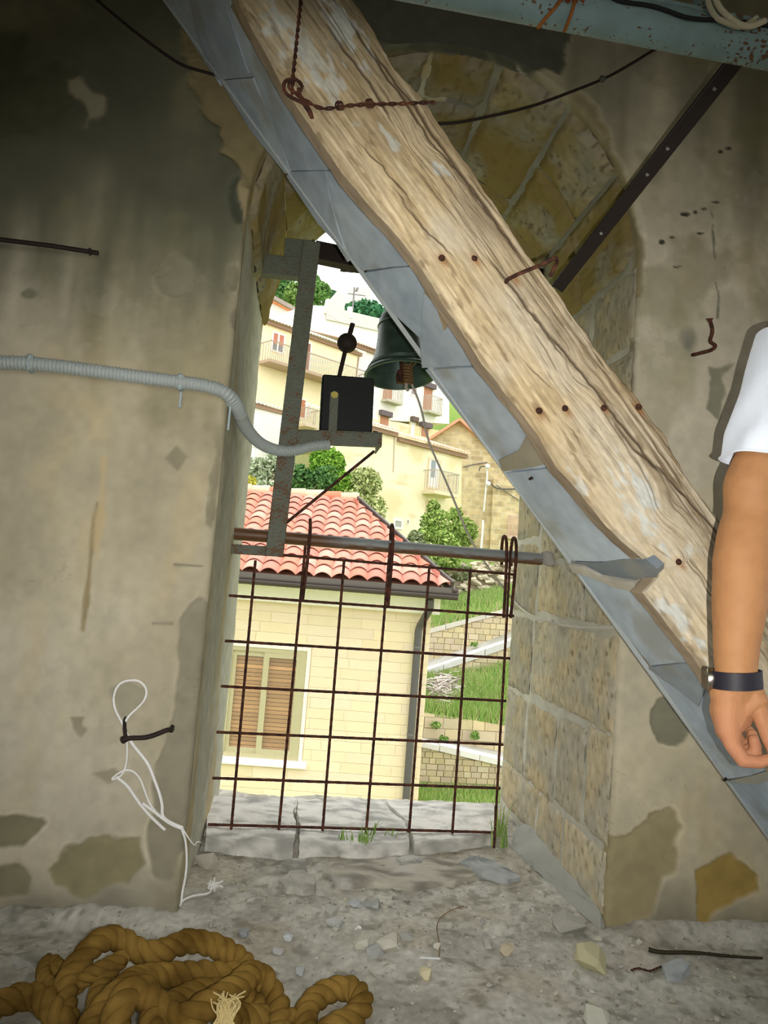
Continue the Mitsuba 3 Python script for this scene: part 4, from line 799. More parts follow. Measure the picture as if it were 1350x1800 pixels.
def blades(A, B, n, h, seed, tone=1.0):
    gg = np.random.default_rng(seed); t, s = gg.uniform(.20, .80, n), gg.uniform(0, 1, n) ** .9
    k = t * (len(A) - 1); i = k.astype(int); f = (k - i)[:, None]
    a = A[i] * (1 - f) + A[i + 1] * f; b = B[i] * (1 - f) + B[i + 1] * f; p = a * (1 - s[:, None]) + b * s[:, None]
    dens = fb(p, .7, 3, seed); keep = dens > gg.uniform(.25, .55, n); p = p[keep]; n = len(p)
    hh = h * gg.uniform(.5, 1.4, n); w = .012 + .012 * gg.uniform(size=n); ang = gg.uniform(0, 3.14, n)
    d = np.c_[np.cos(ang), np.sin(ang) * .5, 0 * ang] * w[:, None]; lean = np.c_[gg.normal(size=(n, 2)) * .35, np.ones(n)] * hh[:, None]
    V = np.stack([p - d - (0, 0, .05), p + d - (0, 0, .05), p + lean], 1).reshape(-1, 3)
    c = lerp(np.array([.17, .34, .06]), np.array([.42, .54, .18]), gg.uniform(size=n)); dry = gg.uniform(size=n) < .12; c[dry] = (.55, .48, .28)
    return trimesh.Trimesh(V, np.arange(3 * n).reshape(-1, 3), process=False), np.repeat(c * tone, 3, 0)
for nm, lb, A, B, n, h, sd in (('grass', 'tall grass on the bank between the ramp parapet and the broken low wall', L18t, L21b, 42000, .26, 1), ('grass', 'bright green grass on the bank above the upper parapet', L23t, L28b, 42000, .26, 2),
                          ('grass', 'sparse grass at the foot of the lowest retaining wall', Lf, L17b, 22000, .14, 3)):
    m, c = blades(A, B, n, h, sd); single(nm, m, lb, 'grass', 'vleaf', c, kind='stuff')
def retaining(top, bot, nm, lb, ch, bw_, cop, tone, seed, copcol=(.62, .60, .54)):
    w = thing(nm, lb, 'wall'); gg = np.random.default_rng(seed)
    P_ = Plane(top[0], (top[-1] - top[0]) * np.array([1, 1, 0])); tu = np.array([P_.uv(q) for q in top]); bu = np.array([P_.uv(q) for q in bot])
    poly = np.vstack([tu, bu[::-1] - (0, .4)]); body = part(w, 'core', plate_uv(P_, poly, .30, -.02), 'vcol', np.array([.50, .44, .30]) * tone)
    vis0, vis1 = P_.px(728, 1250)[0], P_.px(915, 1250)[0]; inner = Polygon(np.vstack([tu - (0, cop), bu[::-1]])).buffer(0)
    v = min(bu[:, 1].min(), tu[:, 1].min()); r = 0; slope = (tu[-1] - tu[0]); vmax = tu[:, 1].max()
    u_of = lambda u: 0
    while v < vmax:
        u = vis0 - gg.uniform(0, bw_)
        while u < vis1:
            L = bw_ * gg.uniform(.7, 1.4); q = Polygon([(u + .008, v + .008), (u + L - .008, v + .008), (u + L - .008, v + ch - .008), (u + .008, v + ch - .008)]).intersection(inner)
            if q.area > .25 * L * ch and q.geom_type == 'Polygon':
                t = gg.uniform(.86, 1.1); part(w, 'block', plate_uv(P_, list(q.exterior.coords)[:-1], .05, gg.uniform(.0, .02)), 'vcol', np.array([.60, .52, .34]) * tone * t * np.array([1, gg.uniform(.96, 1.02), gg.uniform(.88, 1.08)]))
            u += L
        v += ch; r += 1
    if cop:
        u = -1; i0, i1 = 0, len(tu) - 1
        n = 14
        for k in range(n):
            a = tu[0] + slope * (k / n + .001); b = tu[0] + slope * ((k + 1) / n - .001); gap_ = gg.uniform(-.02, .02)
            part(w, 'coping_slab', plate_uv(P_, [a - (0, cop - .0), b - (0, cop), b + (0, .02 + gap_), a + (0, .02 + gap_)], .42, .06), 'vcol', np.array(copcol) * gg.uniform(.9, 1.08))
    return w
retaining(L17t, L17b, 'retaining_wall', 'lowest block retaining wall with a pale coping falling to the right, behind the grille', .135, .20, .10, .95, 1, (.75, .74, .70))
retaining(L18t, L18b, 'retaining_wall', 'low broken topped stone wall below the grass bank', .26, .42, .0, 1.02, 2)
retaining(L21t, L21b - (0, 0, .25), 'retaining_wall', 'ramp parapet with a white coping rising to the right above the grass bank', .20, .32, .16, 1.05, 3, (.64, .64, .62))
retaining(L23t, L23b - (0, 0, .1), 'retaining_wall', 'upper block parapet with grey coping below the bright green bank', .19, .27, .13, .98, 4, (.58, .56, .48))
# twig heap and a clump on the wall
gg = np.random.default_rng(5); tw_ = []
for i in range(700):
    k = (gg.normal(.20, .10) + 1.3) / 3.5 * 39; sI = min(max(gg.normal(.45, .14), .1), .9); c0 = L18t[int(k)] * (1 - sI) + L21b[int(k)] * sI + (L18t[int(k) + 1] - L18t[int(k)]) * (k % 1) + (0, 0, abs(gg.normal()) * .16 + .06); a = gg.uniform(0, 6.28); d = np.array([math.cos(a), math.sin(a) * .5, gg.normal() * .25]) * gg.uniform(.10, .24)
    tw_.append(tube(np.array([c0 - d, c0 + d]), .014, 4))
tc = np.repeat(lerp(np.array([.26, .20, .19]), np.array([.85, .80, .72]), gg.uniform(size=700)), len(tw_[0].vertices), 0)
single('twig_heap', cat(tw_), 'heap of dry grey twigs on the grass bank beside the house corner', 'twigs', 'vleaf', tc, kind='stuff')

# ------------------------------------------------------------------ bushes and trees
def leaf_cloud(blobs, n, size, seed, c0, c1):
    gg = np.random.default_rng(seed); Vs, Cs = [], []; tot = sum(b[1][0] * b[1][2] for b in blobs)
    for cen, rad, in blobs:
        k = int(n * rad[0] * rad[2] / tot); d = gg.normal(size=(k, 3)); d /= np.linalg.norm(d, axis=1, keepdims=True); rr = gg.uniform(.25, 1.08, (k, 1)) ** .5
        p = np.asarray(cen) + d * rr * np.asarray(rad); q = fb(p, 1.6 / max(rad), 3, seed); keep = q > .34; p, d, q = p[keep], d[keep], q[keep]; k = len(p)
        nrm = d * .6 + gg.normal(size=(k, 3)) * .6; nrm /= np.linalg.norm(nrm, axis=1, keepdims=True); a = np.cross(nrm, gg.normal(size=(k, 3))); a /= np.linalg.norm(a, axis=1, keepdims=True); b = np.cross(nrm, a)
        s = size * gg.uniform(.6, 1.3, (k, 1)); Vs.append(np.stack([p - a * s, p + b * s * .45, p + a * s, p - b * s * .45], 1).reshape(-1, 3))
        Cs.append(np.repeat(lerp(np.asarray(c0), np.asarray(c1), gg.uniform(size=k)), 4, 0))
    V = np.vstack(Vs); m = len(V) // 4; i = np.arange(m)[:, None] * 4
    return trimesh.Trimesh(V, np.vstack([i + [0, 1, 2], i + [0, 2, 3]]), process=False), np.vstack(Cs)
def plant(nm, lb, ct, spots, n, size, seed, c0, c1, group=None):
    """spots: (pixel x, y, depth, radius in pixels across, up) for each lobe of the crown."""
    t = thing(nm, lb, ct, group); bl_ = []
    for x, y, Y, rx, rz in spots: bl_.append((atY(x, y, Y), (rx / F_PX * Y, rx / F_PX * Y * .8, rz / F_PX * Y)))
    m, c = leaf_cloud(bl_, n, size, seed, c0, c1); part(t, 'foliage', m, 'vleaf', c, kind='stuff')
    cc = np.mean([b[0] for b in bl_], 0); low = min(b[0][2] - b[1][2] for b in bl_); st_ = []
    for b in bl_: st_.append(tube(spline([(cc[0], cc[1], low - 1.0), (cc[0] * .6 + b[0][0] * .4, cc[1], (low + b[0][2]) / 2), b[0]], 12), np.linspace(.014 * cc[1] * .12, .006 * cc[1] * .06, 12), 6))
    part(t, 'stem', cat(st_), 'vcol', (.20, .15, .09))
plant('bush', 'pale leaved airy bush climbing above the ridge left of the steel post', 'bush', [(450, 830, 24, 26, 26), (492, 815, 24, 26, 30), (470, 862, 23, 30, 16)], 2600, .09, 1, (.22, .30, .16), (.62, .68, .50))
plant('bush', 'dark green bush behind the ridge right of the steel post', 'bush', [(525, 850, 25, 30, 32), (575, 845, 25, 30, 26), (480, 868, 24, 30, 14)], 4200, .09, 2, (.05, .14, .045), (.16, .30, .10))
plant('bush', 'bright green bush under the hammer motor shelf', 'bush', [(575, 815, 26, 32, 28), (600, 850, 25, 26, 22)], 3600, .09, 3, (.10, .26, .03), (.30, .50, .08))
plant('bush', 'loose yellow green bush right of the ridge end', 'bush', [(640, 850, 25, 32, 30), (655, 895, 24, 26, 26), (620, 880, 24.5, 24, 20)], 3000, .085, 4, (.24, .32, .10), (.58, .62, .30))
plant('shrub', 'leafy green shrub at the foot of the cream house with the small balcony', 'shrub', [(772, 920, 29, 34, 24), (765, 955, 28, 44, 30), (815, 935, 29, 26, 26), (775, 985, 27, 36, 20), (800, 905, 29.5, 14, 14), (762, 893, 29.5, 12, 16)], 6500, .10, 5, (.12, .24, .04), (.42, .52, .16))
plant('shrub', 'grey green bush behind the pipe above the green bank', 'shrub', [(730, 960, 27, 18, 30), (745, 1000, 26, 26, 22), (810, 1005, 28, 20, 16)], 2600, .09, 6, (.16, .22, .10), (.38, .42, .24))
plant('shrub', 'small yellow flowering shrub at the left end of the roof ridge', 'shrub', [(436, 846, 20, 14, 9)], 500, .06, 7, (.35, .36, .06), (.70, .66, .12))
hill = [('large dark green tree on the hilltop under the bracket arm', [(486, 506, 95, 34, 30), (470, 520, 92, 22, 24)], (.05, .15, .05), (.16, .30, .10)), ('mid green tree on the hilltop right of the steel post', [(560, 515, 92, 22, 22), (545, 500, 96, 22, 18)], (.09, .22, .06), (.24, .40, .12)),
        ('dark blue green tree at the right end of the hilltop wood', [(582, 530, 96, 14, 20), (598, 545, 96, 10, 10)], (.05, .13, .07), (.13, .26, .12)), ('light green tree in the middle of the hilltop wood', [(520, 520, 88, 20, 22)], (.12, .24, .06), (.30, .42, .14)),
        ('dark green round tree beside the antenna mast', [(648, 550, 72, 30, 22), (680, 560, 72, 22, 18), (622, 545, 72, 16, 16)], (.04, .16, .08), (.12, .30, .14))]
for i, (lb, spots, c0, c1) in enumerate(hill): plant('tree', lb, 'tree', spots, 2600, .32, 20 + i, c0, c1)
small = [(808, 1072, 23.2), (800, 1160, 23.2), (822, 1165, 22.6), (833, 1132, 23), (766, 1275, 18.2), (780, 1300, 18), (835, 1293, 18.2)]
for i, (x, y, Y) in enumerate(small[1:]):
    m, c = leaf_cloud([(atY(x, y, Y), (.12, .12, .09))], 120, .05, 60 + i, (.10, .22, .05), (.30, .42, .12)); single('weed', m, ['green weed at the left end of the upper slab ramp', 'green weed in the middle of the upper slab ramp', 'green weed on the face of the white coped ramp parapet', 'dark green clump high on the broken topped low wall', 'green weed at the foot of the broken topped low wall, left', 'green weed at the foot of the broken topped low wall, right'][i], 'plant', 'vleaf', c)

# ================================================================== THE VILLAGE ON THE HILL
hs_pts = [(28, .2), (34, 1.6), (40, 3.5), (50, 8), (60, 14), (75, 22), (100, 33), (140, 44)]
xs = np.linspace(-60, 90, 60); rows = []
for Y, z in hs_pts: rows.append(np.c_[xs, np.full(60, Y), z + (meshkit.fbm(np.c_[xs * .1, xs * 0 + Y, xs * 0], 3, 4) - .5) * 1.5])
V = np.stack(rows, 0).reshape(-1, 3)
put(thing('hillside', 'green hillside under the village', None, None, 'structure'), trimesh.Trimesh(V, grid_faces(len(rows), 60, True), process=False), 'vcol', turf_col(V * .3, 4), True)
xs = np.linspace(-40, 40, 50); V = np.stack([np.c_[xs, np.full(50, Y), np.full(50, z)] for Y, z in ((3.6, -5.2), (10, -5.0), (14.5, -4.9), (30, -4.9))], 0).reshape(-1, 3)
put(thing('ground', 'ground below the tower and round the house', None, None, 'structure'), trimesh.Trimesh(V, grid_faces(4, 50, True), process=False), 'vcol', turf_col(V, 8), True)
DV = np.array([.8, .6, 0])
def vplane(x, y, Y, d=DV): return Plane(atY(x, y, Y), d)
def wall_poly(par, P_, pts, mat, col=None, th=.5, name='wall', front=0.0, label=None):
    return part(par, name, plate_uv(P_, [P_.px(*q) for q in pts], th, front), mat, col, label=label)
def pr_rect(P_, x0, y0, x1, y1):
    a, b = P_.px(x0, y0), P_.px(x1, y1); return min(a[0], b[0]), max(a[0], b[0]), min(a[1], b[1]), max(a[1], b[1])
def opening(par, P_, x0, y0, x1, y1, col, frame=(.85, .83, .78), hood=None, split=False, name='window', fw=.10):
    u0, u1, v0, v1 = pr_rect(P_, x0, y0, x1, y1)
    w = part(par, name, cat([uvbox(P_, u0 - fw, u1 + fw, v0 - fw, v0, -.1, .05), uvbox(P_, u0 - fw, u1 + fw, v1, v1 + fw, -.1, .05), uvbox(P_, u0 - fw, u0, v0, v1, -.1, .05), uvbox(P_, u1, u1 + fw, v0, v1, -.1, .05)]), 'vcol', frame)
    if split:
        m = (u0 + u1) / 2; h = v0 + (v1 - v0) * .38
        for a, b in ((u0, m - .06), (m + .06, u1)):
            part(w, 'shutter', uvbox(P_, a, b, h, v1, -.05, .035), 'vcol', col); part(w, 'shutter', uvbox(P_, a, b, v0, h, -.05, .03), 'vcol', (.20, .22, .24))
        part(w, 'mullion', uvbox(P_, m - .06, m + .06, v0, v1, -.05, .045), 'vcol', frame)
    else:
        part(w, 'shutter', uvbox(P_, u0, u1, v0, v1, -.05, .03), 'vcol', col)
    if hood: part(w, 'hood', uvbox(P_, u0 - .12, u1 + .12, v1, v1 + .32, -.05, .28), 'vcol', hood)
def balcony(par, P_, x0, y0, x1, y1, out, h, rail, slab_c, n=18, name='balcony', th=.16):
    (u0, v0), (u1, v1) = P_.px(x0, y0), P_.px(x1, y1); v = (v0 + v1) / 2
    b = part(par, name, uvbox(P_, u0, u1, v - th, v, -.05, out), 'vcol', slab_c); R = []
    for u in np.linspace(u0 + .03, u1 - .03, n): R.append(uvbox(P_, u - .011, u + .011, v, v + h, out - .04, out - .018))
    for nn in np.linspace(.1, out, 5)[:-1]:
        for u in (u0 + .02, u1 - .02): R.append(uvbox(P_, u - .011, u + .011, v, v + h, nn, nn + .022))
    R += [uvbox(P_, u0, u1, v + h - .03, v + h + .02, out - .05, out), uvbox(P_, u0, u0 + .04, v + h - .03, v + h + .02, 0, out), uvbox(P_, u1 - .04, u1, v + h - .03, v + h + .02, 0, out)]
    part(b, 'railing', cat(R), 'vcol', rail); return b
def eaves(par, P_, x0, y0, x1, y1, depth, slope, tilecol, name='roof', over=.35, rl=None):
    """A tiled roof that falls to the eaves line between two photograph points, with a row of half round tile ends."""
    (u0, v0), (u1, v1) = P_.px(x0, y0), P_.px(x1, y1); v = (v0 + v1) / 2; s = 1 if P_.n @ (C - P_.p) > 0 else -1
    us = np.arange(u0, u1, .22); t = np.linspace(0, 1, 5)[:-1]; uu = (us[:, None] + .22 * t).ravel(); hh = np.tile(.07 * np.sin(np.pi * t), len(us))
    A = P_.p + uu[:, None] * P_.u + (v + hh)[:, None] * np.array([0, 0, 1.]) + P_.n * s * over; B = A - P_.n * s * (depth + over) + np.array([0, 0, slope * (depth + over)])
    Vv = np.stack([A - (0, 0, .05), A, B], 1).reshape(-1, 3); r_ = part(par, name, trimesh.Trimesh(Vv, grid_faces(len(A), 3), process=False), 'vcol', lerp(np.asarray(tilecol) * .8, np.asarray(tilecol) * 1.15, fb(Vv, 2.5, 3, 5)))
    part(r_, 'eaves_board', uvbox(P_, u0, u1, v - .22, v - .03, -.05, over * .5), 'vcol', (.36, .24, .17)); return r_

CREAM = srgb(246, 235, 196); WHITE = (.86, .85, .80)
b1 = thing('village_house', 'yellow cream house with a long railed balcony seen left of the steel post top', 'house')
P1 = vplane(540, 640, 42)
wall_poly(b1, P1, [(440, 548), (632, 621), (612, 800), (405, 760)], 'vcol', CREAM, 2.5)
r1 = eaves(b1, P1, 436, 549, 634, 623, 5.5, .34, (.90, .86, .80)); opening(b1, P1, 481, 585, 496, 620, srgb(196, 132, 112), split=True); opening(b1, P1, 530, 600, 541, 658, srgb(150, 112, 100)); opening(b1, P1, 527, 702, 534, 735, srgb(190, 130, 100)); opening(b1, P1, 540, 712, 543, 730, (.75, .62, .5))
balcony(b1, P1, 453, 642, 628, 682, 1.1, 1.0, (.44, .36, .28), (.46, .35, .26), 60)
balcony(b1, P1, 522, 745, 545, 752, .8, .9, (.45, .40, .33), (.62, .52, .40), 10)
part(b1, 'drainpipe', rod(P1.at(630, 628), P1.at(622, 700), .06, 8), 'vcol', (.40, .30, .24))
b2 = thing('village_house', 'tall white house with brown roller shutters behind the bell', 'house')
P2_ = vplane(700, 700, 47)
wall_poly(b2, P2_, [(618, 608), (790, 660), (790, 745), (612, 735)], 'vcol', WHITE, 2.5); wall_poly(b2, P2_, [(612, 730), (700, 742), (748, 752), (790, 760), (790, 880), (600, 850)], 'old_render', None, 2.5, 'lower_wall', .01)
eaves(b2, P2_, 612, 606, 795, 662, 5, .34, (.70, .52, .42))
for x0, y0, x1, y1, hd in ((674, 667, 688, 706, None), (745, 680, 757, 724, (.16, .13, .14)), (668, 730, 681, 755, (.17, .14, .15)), (740, 750, 752, 770, (.17, .14, .15)), (724, 667, 731, 695, None)):
    opening(b2, P2_, x0, y0, x1, y1, srgb(188, 138, 112) if x0 != 724 else (.35, .28, .28), hood=hd, frame=WHITE if y0 < 725 else (.78, .70, .5))
opening(b2, P2_, 723, 741, 727, 766, (.8, .8, .82), hood=(.16, .12, .10), frame=(.78, .70, .5))
balcony(b2, P2_, 670, 703, 697, 709, .6, 1.0, (.52, .48, .42), (.52, .50, .40), 9); balcony(b2, P2_, 742, 722, 766, 728, .6, 1.0, (.52, .48, .42), (.52, .50, .40), 9)
b3 = thing('village_house', 'low white house with an orange shutter left of the steel post', 'house')
P3 = vplane(460, 760, 36)
wall_poly(b3, P3, [(395, 690), (500, 723), (495, 900), (370, 880)], 'vcol', WHITE, 5); eaves(b3, P3, 385, 690, 503, 725, 3.5, .25, (.78, .72, .62), over=.2)
opening(b3, P3, 429, 733, 439, 755, srgb(232, 150, 60)); opening(b3, P3, 432, 784, 452, 806, (.82, .86, .87)); balcony(b3, P3, 420, 806, 460, 812, .7, .55, (.72, .75, .72), (.62, .62, .56), 7)
b4 = thing('village_house', 'old cream plastered house with one small balcony and door above the shrub', 'house')
P4 = vplane(750, 850, 34)
wall_poly(b4, P4, [(620, 742), (694, 766), (812, 797), (809, 1010), (610, 990)], 'old_render', None, 2.0); r4 = eaves(b4, P4, 698, 768, 818, 798, 3.2, .30, (.72, .50, .38)); eaves(b4, P4, 612, 738, 696, 760, 3.2, .30, (.74, .58, .46))
opening(b4, P4, 755, 808, 769, 858, (.86, .85, .80), frame=(.72, .62, .42)); u0, u1, v0, v1 = pr_rect(P4, 758, 808, 763, 840); part(b4, 'door_pane', uvbox(P4, u0, u1, v0, v1, 0, .05), 'vcol', (.30, .34, .36))
balcony(b4, P4, 742, 862, 784, 870, .8, .95, (.50, .44, .36), (.72, .64, .44), 16); opening(b4, P4, 751, 884, 757, 908, (.66, .50, .30), frame=(.62, .50, .32)); opening(b4, P4, 694, 915, 704, 927, (.42, .42, .38)); opening(b4, P4, 715, 914, 717, 920, (.30, .20, .10), fw=.04)
part(b4, 'drainpipe', rod(P4.at(693, 768), P4.at(691, 830), .035, 8), 'vcol', (.55, .45, .33))
b5 = thing('stone_house', 'tall house of bare brown stone right of the bell cord with a pink shutter', 'house')
P5 = Plane(atY(850, 850, 39), (math.cos(.10), -math.sin(.10), 0))
wall_poly(b5, P5, [(752, 772), (806, 738), (960, 880), (960, 1040), (780, 1030)], 'far_masonry', None, 3); wall_poly(b5, P5, [(866, 842), (960, 868), (960, 1040), (856, 1030)], 'far_masonry', None, .5, 'front_wall', .30)
part(b5, 'roof', cat([bar(P5.at(748, 777) + (0, -.2, 0), P5.at(806, 739) + (0, -.2, 0), .5, .14), bar(P5.at(806, 739) + (0, -.2, 0), P5.at(965, 880) + (0, -.2, 0), .5, .14)]), 'vcol', srgb(214, 160, 130))
opening(b5, P5, 896, 883, 908, 918, srgb(236, 150, 142), frame=(.78, .62, .52)); balcony(b5, P5, 890, 942, 912, 944, .5, 1.1, (.75, .55, .48), (.6, .45, .36), 9)
def lit(P_, pts, r, col, par, name, out=.12): part(par, name, tube(spline([P_.at(x, y) + P_.n * (1 if P_.n @ (C - P_.p) > 0 else -1) * (out + .3) for x, y in pts], 24), r, 6), 'vcol', col)
lp = thing('wall_lamp', 'small street lamp and white cable pipe fixed to the bare stone house', 'lamp')
lit(P5, [(853, 822), (854, 832), (853, 850), (850, 880), (848, 900)], .05, (.75, .75, .75), lp, 'cable_pipe'); lit(P5, [(847, 915), (846, 935), (844, 960), (842, 1000)], .06, (.92, .92, .92), lp, 'cable_pipe'); lit(P5, [(852, 823), (846, 822), (842, 824), (840, 830)], .03, (.12, .12, .12), lp, 'lamp_arm')
for x, y in ((853, 822), (854, 852)): part(lp, 'junction_box', trimesh.creation.icosphere(1, .14).apply_translation(P5.at(x, y) + (0, -.5, 0)), 'vcol', (.85, .85, .88))
cb = thing('street_cable', 'dark cables strung along the bare stone house', 'cable')
lit(P5, [(813, 823), (830, 819), (854, 815)], .045, (.20, .17, .15), cb, 'wire'); lit(P5, [(857, 846), (866, 857), (880, 861), (900, 861), (930, 861)], .04, (.14, .13, .12), cb, 'wire'); lit(P5, [(870, 854), (890, 868), (915, 885)], .025, (.16, .15, .14), cb, 'wire')
b6 = thing('village_house', 'small orange trimmed gable house above the yellow cream house', 'house')
P6 = Plane(atY(480, 540, 60), (1, -.05, 0))
wall_poly(b6, P6, [(440, 548), (468, 522), (516, 548), (560, 556), (560, 640), (430, 620)], 'vcol', WHITE, 5); wall_poly(b6, P6, [(446, 545), (468, 522), (514, 547), (513, 551), (468, 527), (450, 547)], 'vcol', srgb(240, 160, 110), .3, 'gable_trim', .35)
part(b6, 'roof', cat([bar(P6.at(444, 546) + (0, 1.5, 0), P6.at(468, 521) + (0, 1.5, 0), 4.2, .25, (0, 1, 0)), bar(P6.at(468, 520) + (0, 1.5, 0), P6.at(520, 549) + (0, 1.5, 0), .30, 4.4, (0, 1, 0))]), 'vcol', (.36, .30, .26))
for (x0, y0, x1, y1) in ((461, 530, 462, 512), (474, 520, 475, 508), (474, 519, 481, 516)): part(b6, 'antenna', rod(P6.at(x0, y0), P6.at(x1, y1), .06, 6), 'vcol', (.7, .7, .7))
b7 = thing('village_house', 'white roofed house under the antenna mast', 'house')
P7 = Plane(atY(620, 570, 56), DV)
wall_poly(b7, P7, [(540, 536), (575, 538), (590, 552), (690, 580), (720, 640), (540, 600)], 'vcol', (.88, .86, .82), 5); part(b7, 'roof', cat([bar(P7.at(572, 538), P7.at(600, 555), .35, 1.2), bar(P7.at(572, 550), P7.at(690, 577), .30, 1.0)]), 'vcol', (.72, .68, .64))
part(b7, 'chimney', rod(P7.at(615, 560), P7.at(615, 540), .22, 10), 'vcol', (.85, .85, .85)); am = part(b7, 'antenna', cat([rod(P7.at(620, 546), P7.at(623, 505), .07, 6), rod(P7.at(612, 516), P7.at(642, 520), .04, 6), rod(P7.at(626, 512), P7.at(629, 506), .10, 6)]), 'vcol', (.25, .24, .24))
b8 = thing('church_gable', 'pale grey gable of a far building beside the antenna mast', 'building')
P8 = Plane(atY(615, 550, 85), (1, 0, 0)); wall_poly(b8, P8, [(582, 560), (610, 527), (645, 531), (670, 556), (660, 600), (580, 600)], 'vcol', (.80, .78, .72), 4); part(b8, 'roof', cat([bar(P8.at(580, 561), P8.at(611, 526), .4, 3), bar(P8.at(610, 526), P8.at(650, 531), .4, 3)]), 'vcol', (.75, .72, .68))
rub = thing('rubble_wall', 'low wall of rough field stones at the top of the bright green bank', 'wall'); P9 = Plane(L28b[0] + (0, .0, 0), (L28b[-1] - L28b[0]) * np.array([1, 1, 0])); gg = np.random.default_rng(12)
part(rub, 'core', plate_uv(P9, [P9.px(700, 1010), P9.px(960, 985), P9.px(960, 1050), P9.px(700, 1110)], .5, -.05), 'vcol', (.45, .40, .30))
for i in range(150):
    x = gg.uniform(745, 912); yb = 1064 - (x - 755) * .186; y = gg.uniform(yb - 62, yb + 2); q = P9.at(x, y); part(rub, 'stone', pebble(gg.uniform(.12, .24), q + (0, -.05, 0), 300 + i, .62, 14, 1.3), 'vcol', lerp(np.array([.50, .44, .32]), np.array([.78, .72, .56]), [gg.uniform()])[0])

# ================================================================== SILL, STONES AND LITTER ON THE FLOOR
def zslab(pts, z, th, nm, lb, ct, col, seed, group=None, rough=.009, parent=None):
    """A flat stone lying at height z, its outline worn uneven."""
    uv = np.array([atZ(x, y, z)[:2] for x, y in pts]); g = trimesh.creation.extrude_polygon(Polygon(uv).buffer(0), th, engine='earcut').subdivide_to_size(.028)
    V = np.asarray(g.vertices); top = V[:, 2] > th * .5
    n = np.stack([fb(V, 30, 3, seed + k) - .5 for k in range(3)], 1); V = V + n * rough * [1.6, 1.6, 1]; V[:, 2] += z - th; V[:, 2] += top * (fb(V, 8, 3, seed) - .5) * rough * 2
    g = trimesh.Trimesh(V, g.faces, process=False)
    c = lerp(np.asarray(col) * .55, np.asarray(col) * 1.12, ss(.3, .62, fb(V * [1, 2.2, 1], 14, 4, seed))); c = lerp(c, np.asarray(col) * .55 + .28, ss(.58, .7, fb(V, 9, 4, seed + 4)) * .7)
    if parent: return part(parent, nm, g, 'vcol', c, False)
    return single(nm, g, lb, ct, 'vcol', c, False, group)
sill = thing('window_sill', 'worn pale grey stone sill of three slabs at the foot of the grille', 'sill')
SC = np.array([.62, .61, .58])
for i, pts in enumerate(([(368, 1402), (440, 1401), (519, 1405), (516, 1430), (522, 1452), (516, 1482), (440, 1476), (362, 1470)], [(523, 1405), (600, 1406), (672, 1407), (690, 1428), (712, 1445), (720, 1478), (640, 1486), (526, 1480), (528, 1450), (522, 1430)],
                         [(678, 1407), (760, 1409), (868, 1412), (870, 1464), (800, 1474), (727, 1480), (720, 1446), (698, 1428)])): zslab(pts, .045, .07, 'slab', '', '', SC * (1, 1.02, 1.06)[i], 30 + i, parent=sill)
fil = hull([atX(x, y, XR - .002) for x, y in ((890, 1462), (1063, 1628), (890, 1475))] + [np.array([XR - .002, y, 0.]) for y in (2.13, 2.9)] + [atZ(*q, .0) for q in ((895, 1488), (960, 1552), (1055, 1636))] + [np.array([XR - .002, 2.14, .035]), np.array([XR - .002, 2.80, .06])]).subdivide_to_size(.04)
Vf = np.asarray(fil.vertices); Vf += (np.stack([fb(Vf, 20, 3, 60 + k) for k in range(3)], 1) - .5) * .016
part('floor', 'mortar_fillet', trimesh.Trimesh(Vf, fil.faces, process=False), 'vcol', lerp(np.array([.27, .28, .255]), np.array([.38, .38, .345]), fb(Vf, 15, 3, 2)), False)
flag = [([(566, 1532), (592, 1515), (650, 1508), (720, 1505), (790, 1510), (828, 1524), (838, 1536), (800, 1548), (730, 1552), (660, 1548), (600, 1552)], .014, 'large flat flagstone sunk in the floor in front of the sill', (.40, .375, .32)),
        ([(490, 1546), (510, 1532), (530, 1531), (556, 1545), (552, 1556), (535, 1563), (505, 1556)], .022, 'grey flat stone left of the large sunken flagstone', (.40, .39, .35)), ([(495, 1518), (512, 1508), (538, 1510), (540, 1522), (520, 1524)], .016, 'pale flat stone just inside the grille left of the flagstone', (.45, .44, .40)),
        ([(808, 1516), (830, 1504), (870, 1512), (915, 1540), (895, 1546), (850, 1532)], .016, 'blue grey flat stone at the right end of the large flagstone', (.36, .38, .38)), ([(697, 1508), (720, 1502), (745, 1508), (740, 1516), (705, 1516)], .018, 'thin pale stone on the far edge of the flagstone', (.46, .46, .43)),
        ([(1165, 1690), (1195, 1685), (1212, 1695), (1200, 1712), (1172, 1712)], .014, 'pale blue grey flat stone beside the rusty wire at the right wall', (.40, .44, .46)), ([(20, 1770 - 90), (60, 1672), (98, 1676), (92, 1690), (66, 1695)], .012, 'flat pale stone on the floor behind the coiled rope', (.34, .33, .29))]
for i, (pts, z, lb, col) in enumerate(flag): zslab(pts, z, .03, 'flat_stone', lb, 'stone', col, 50 + i)
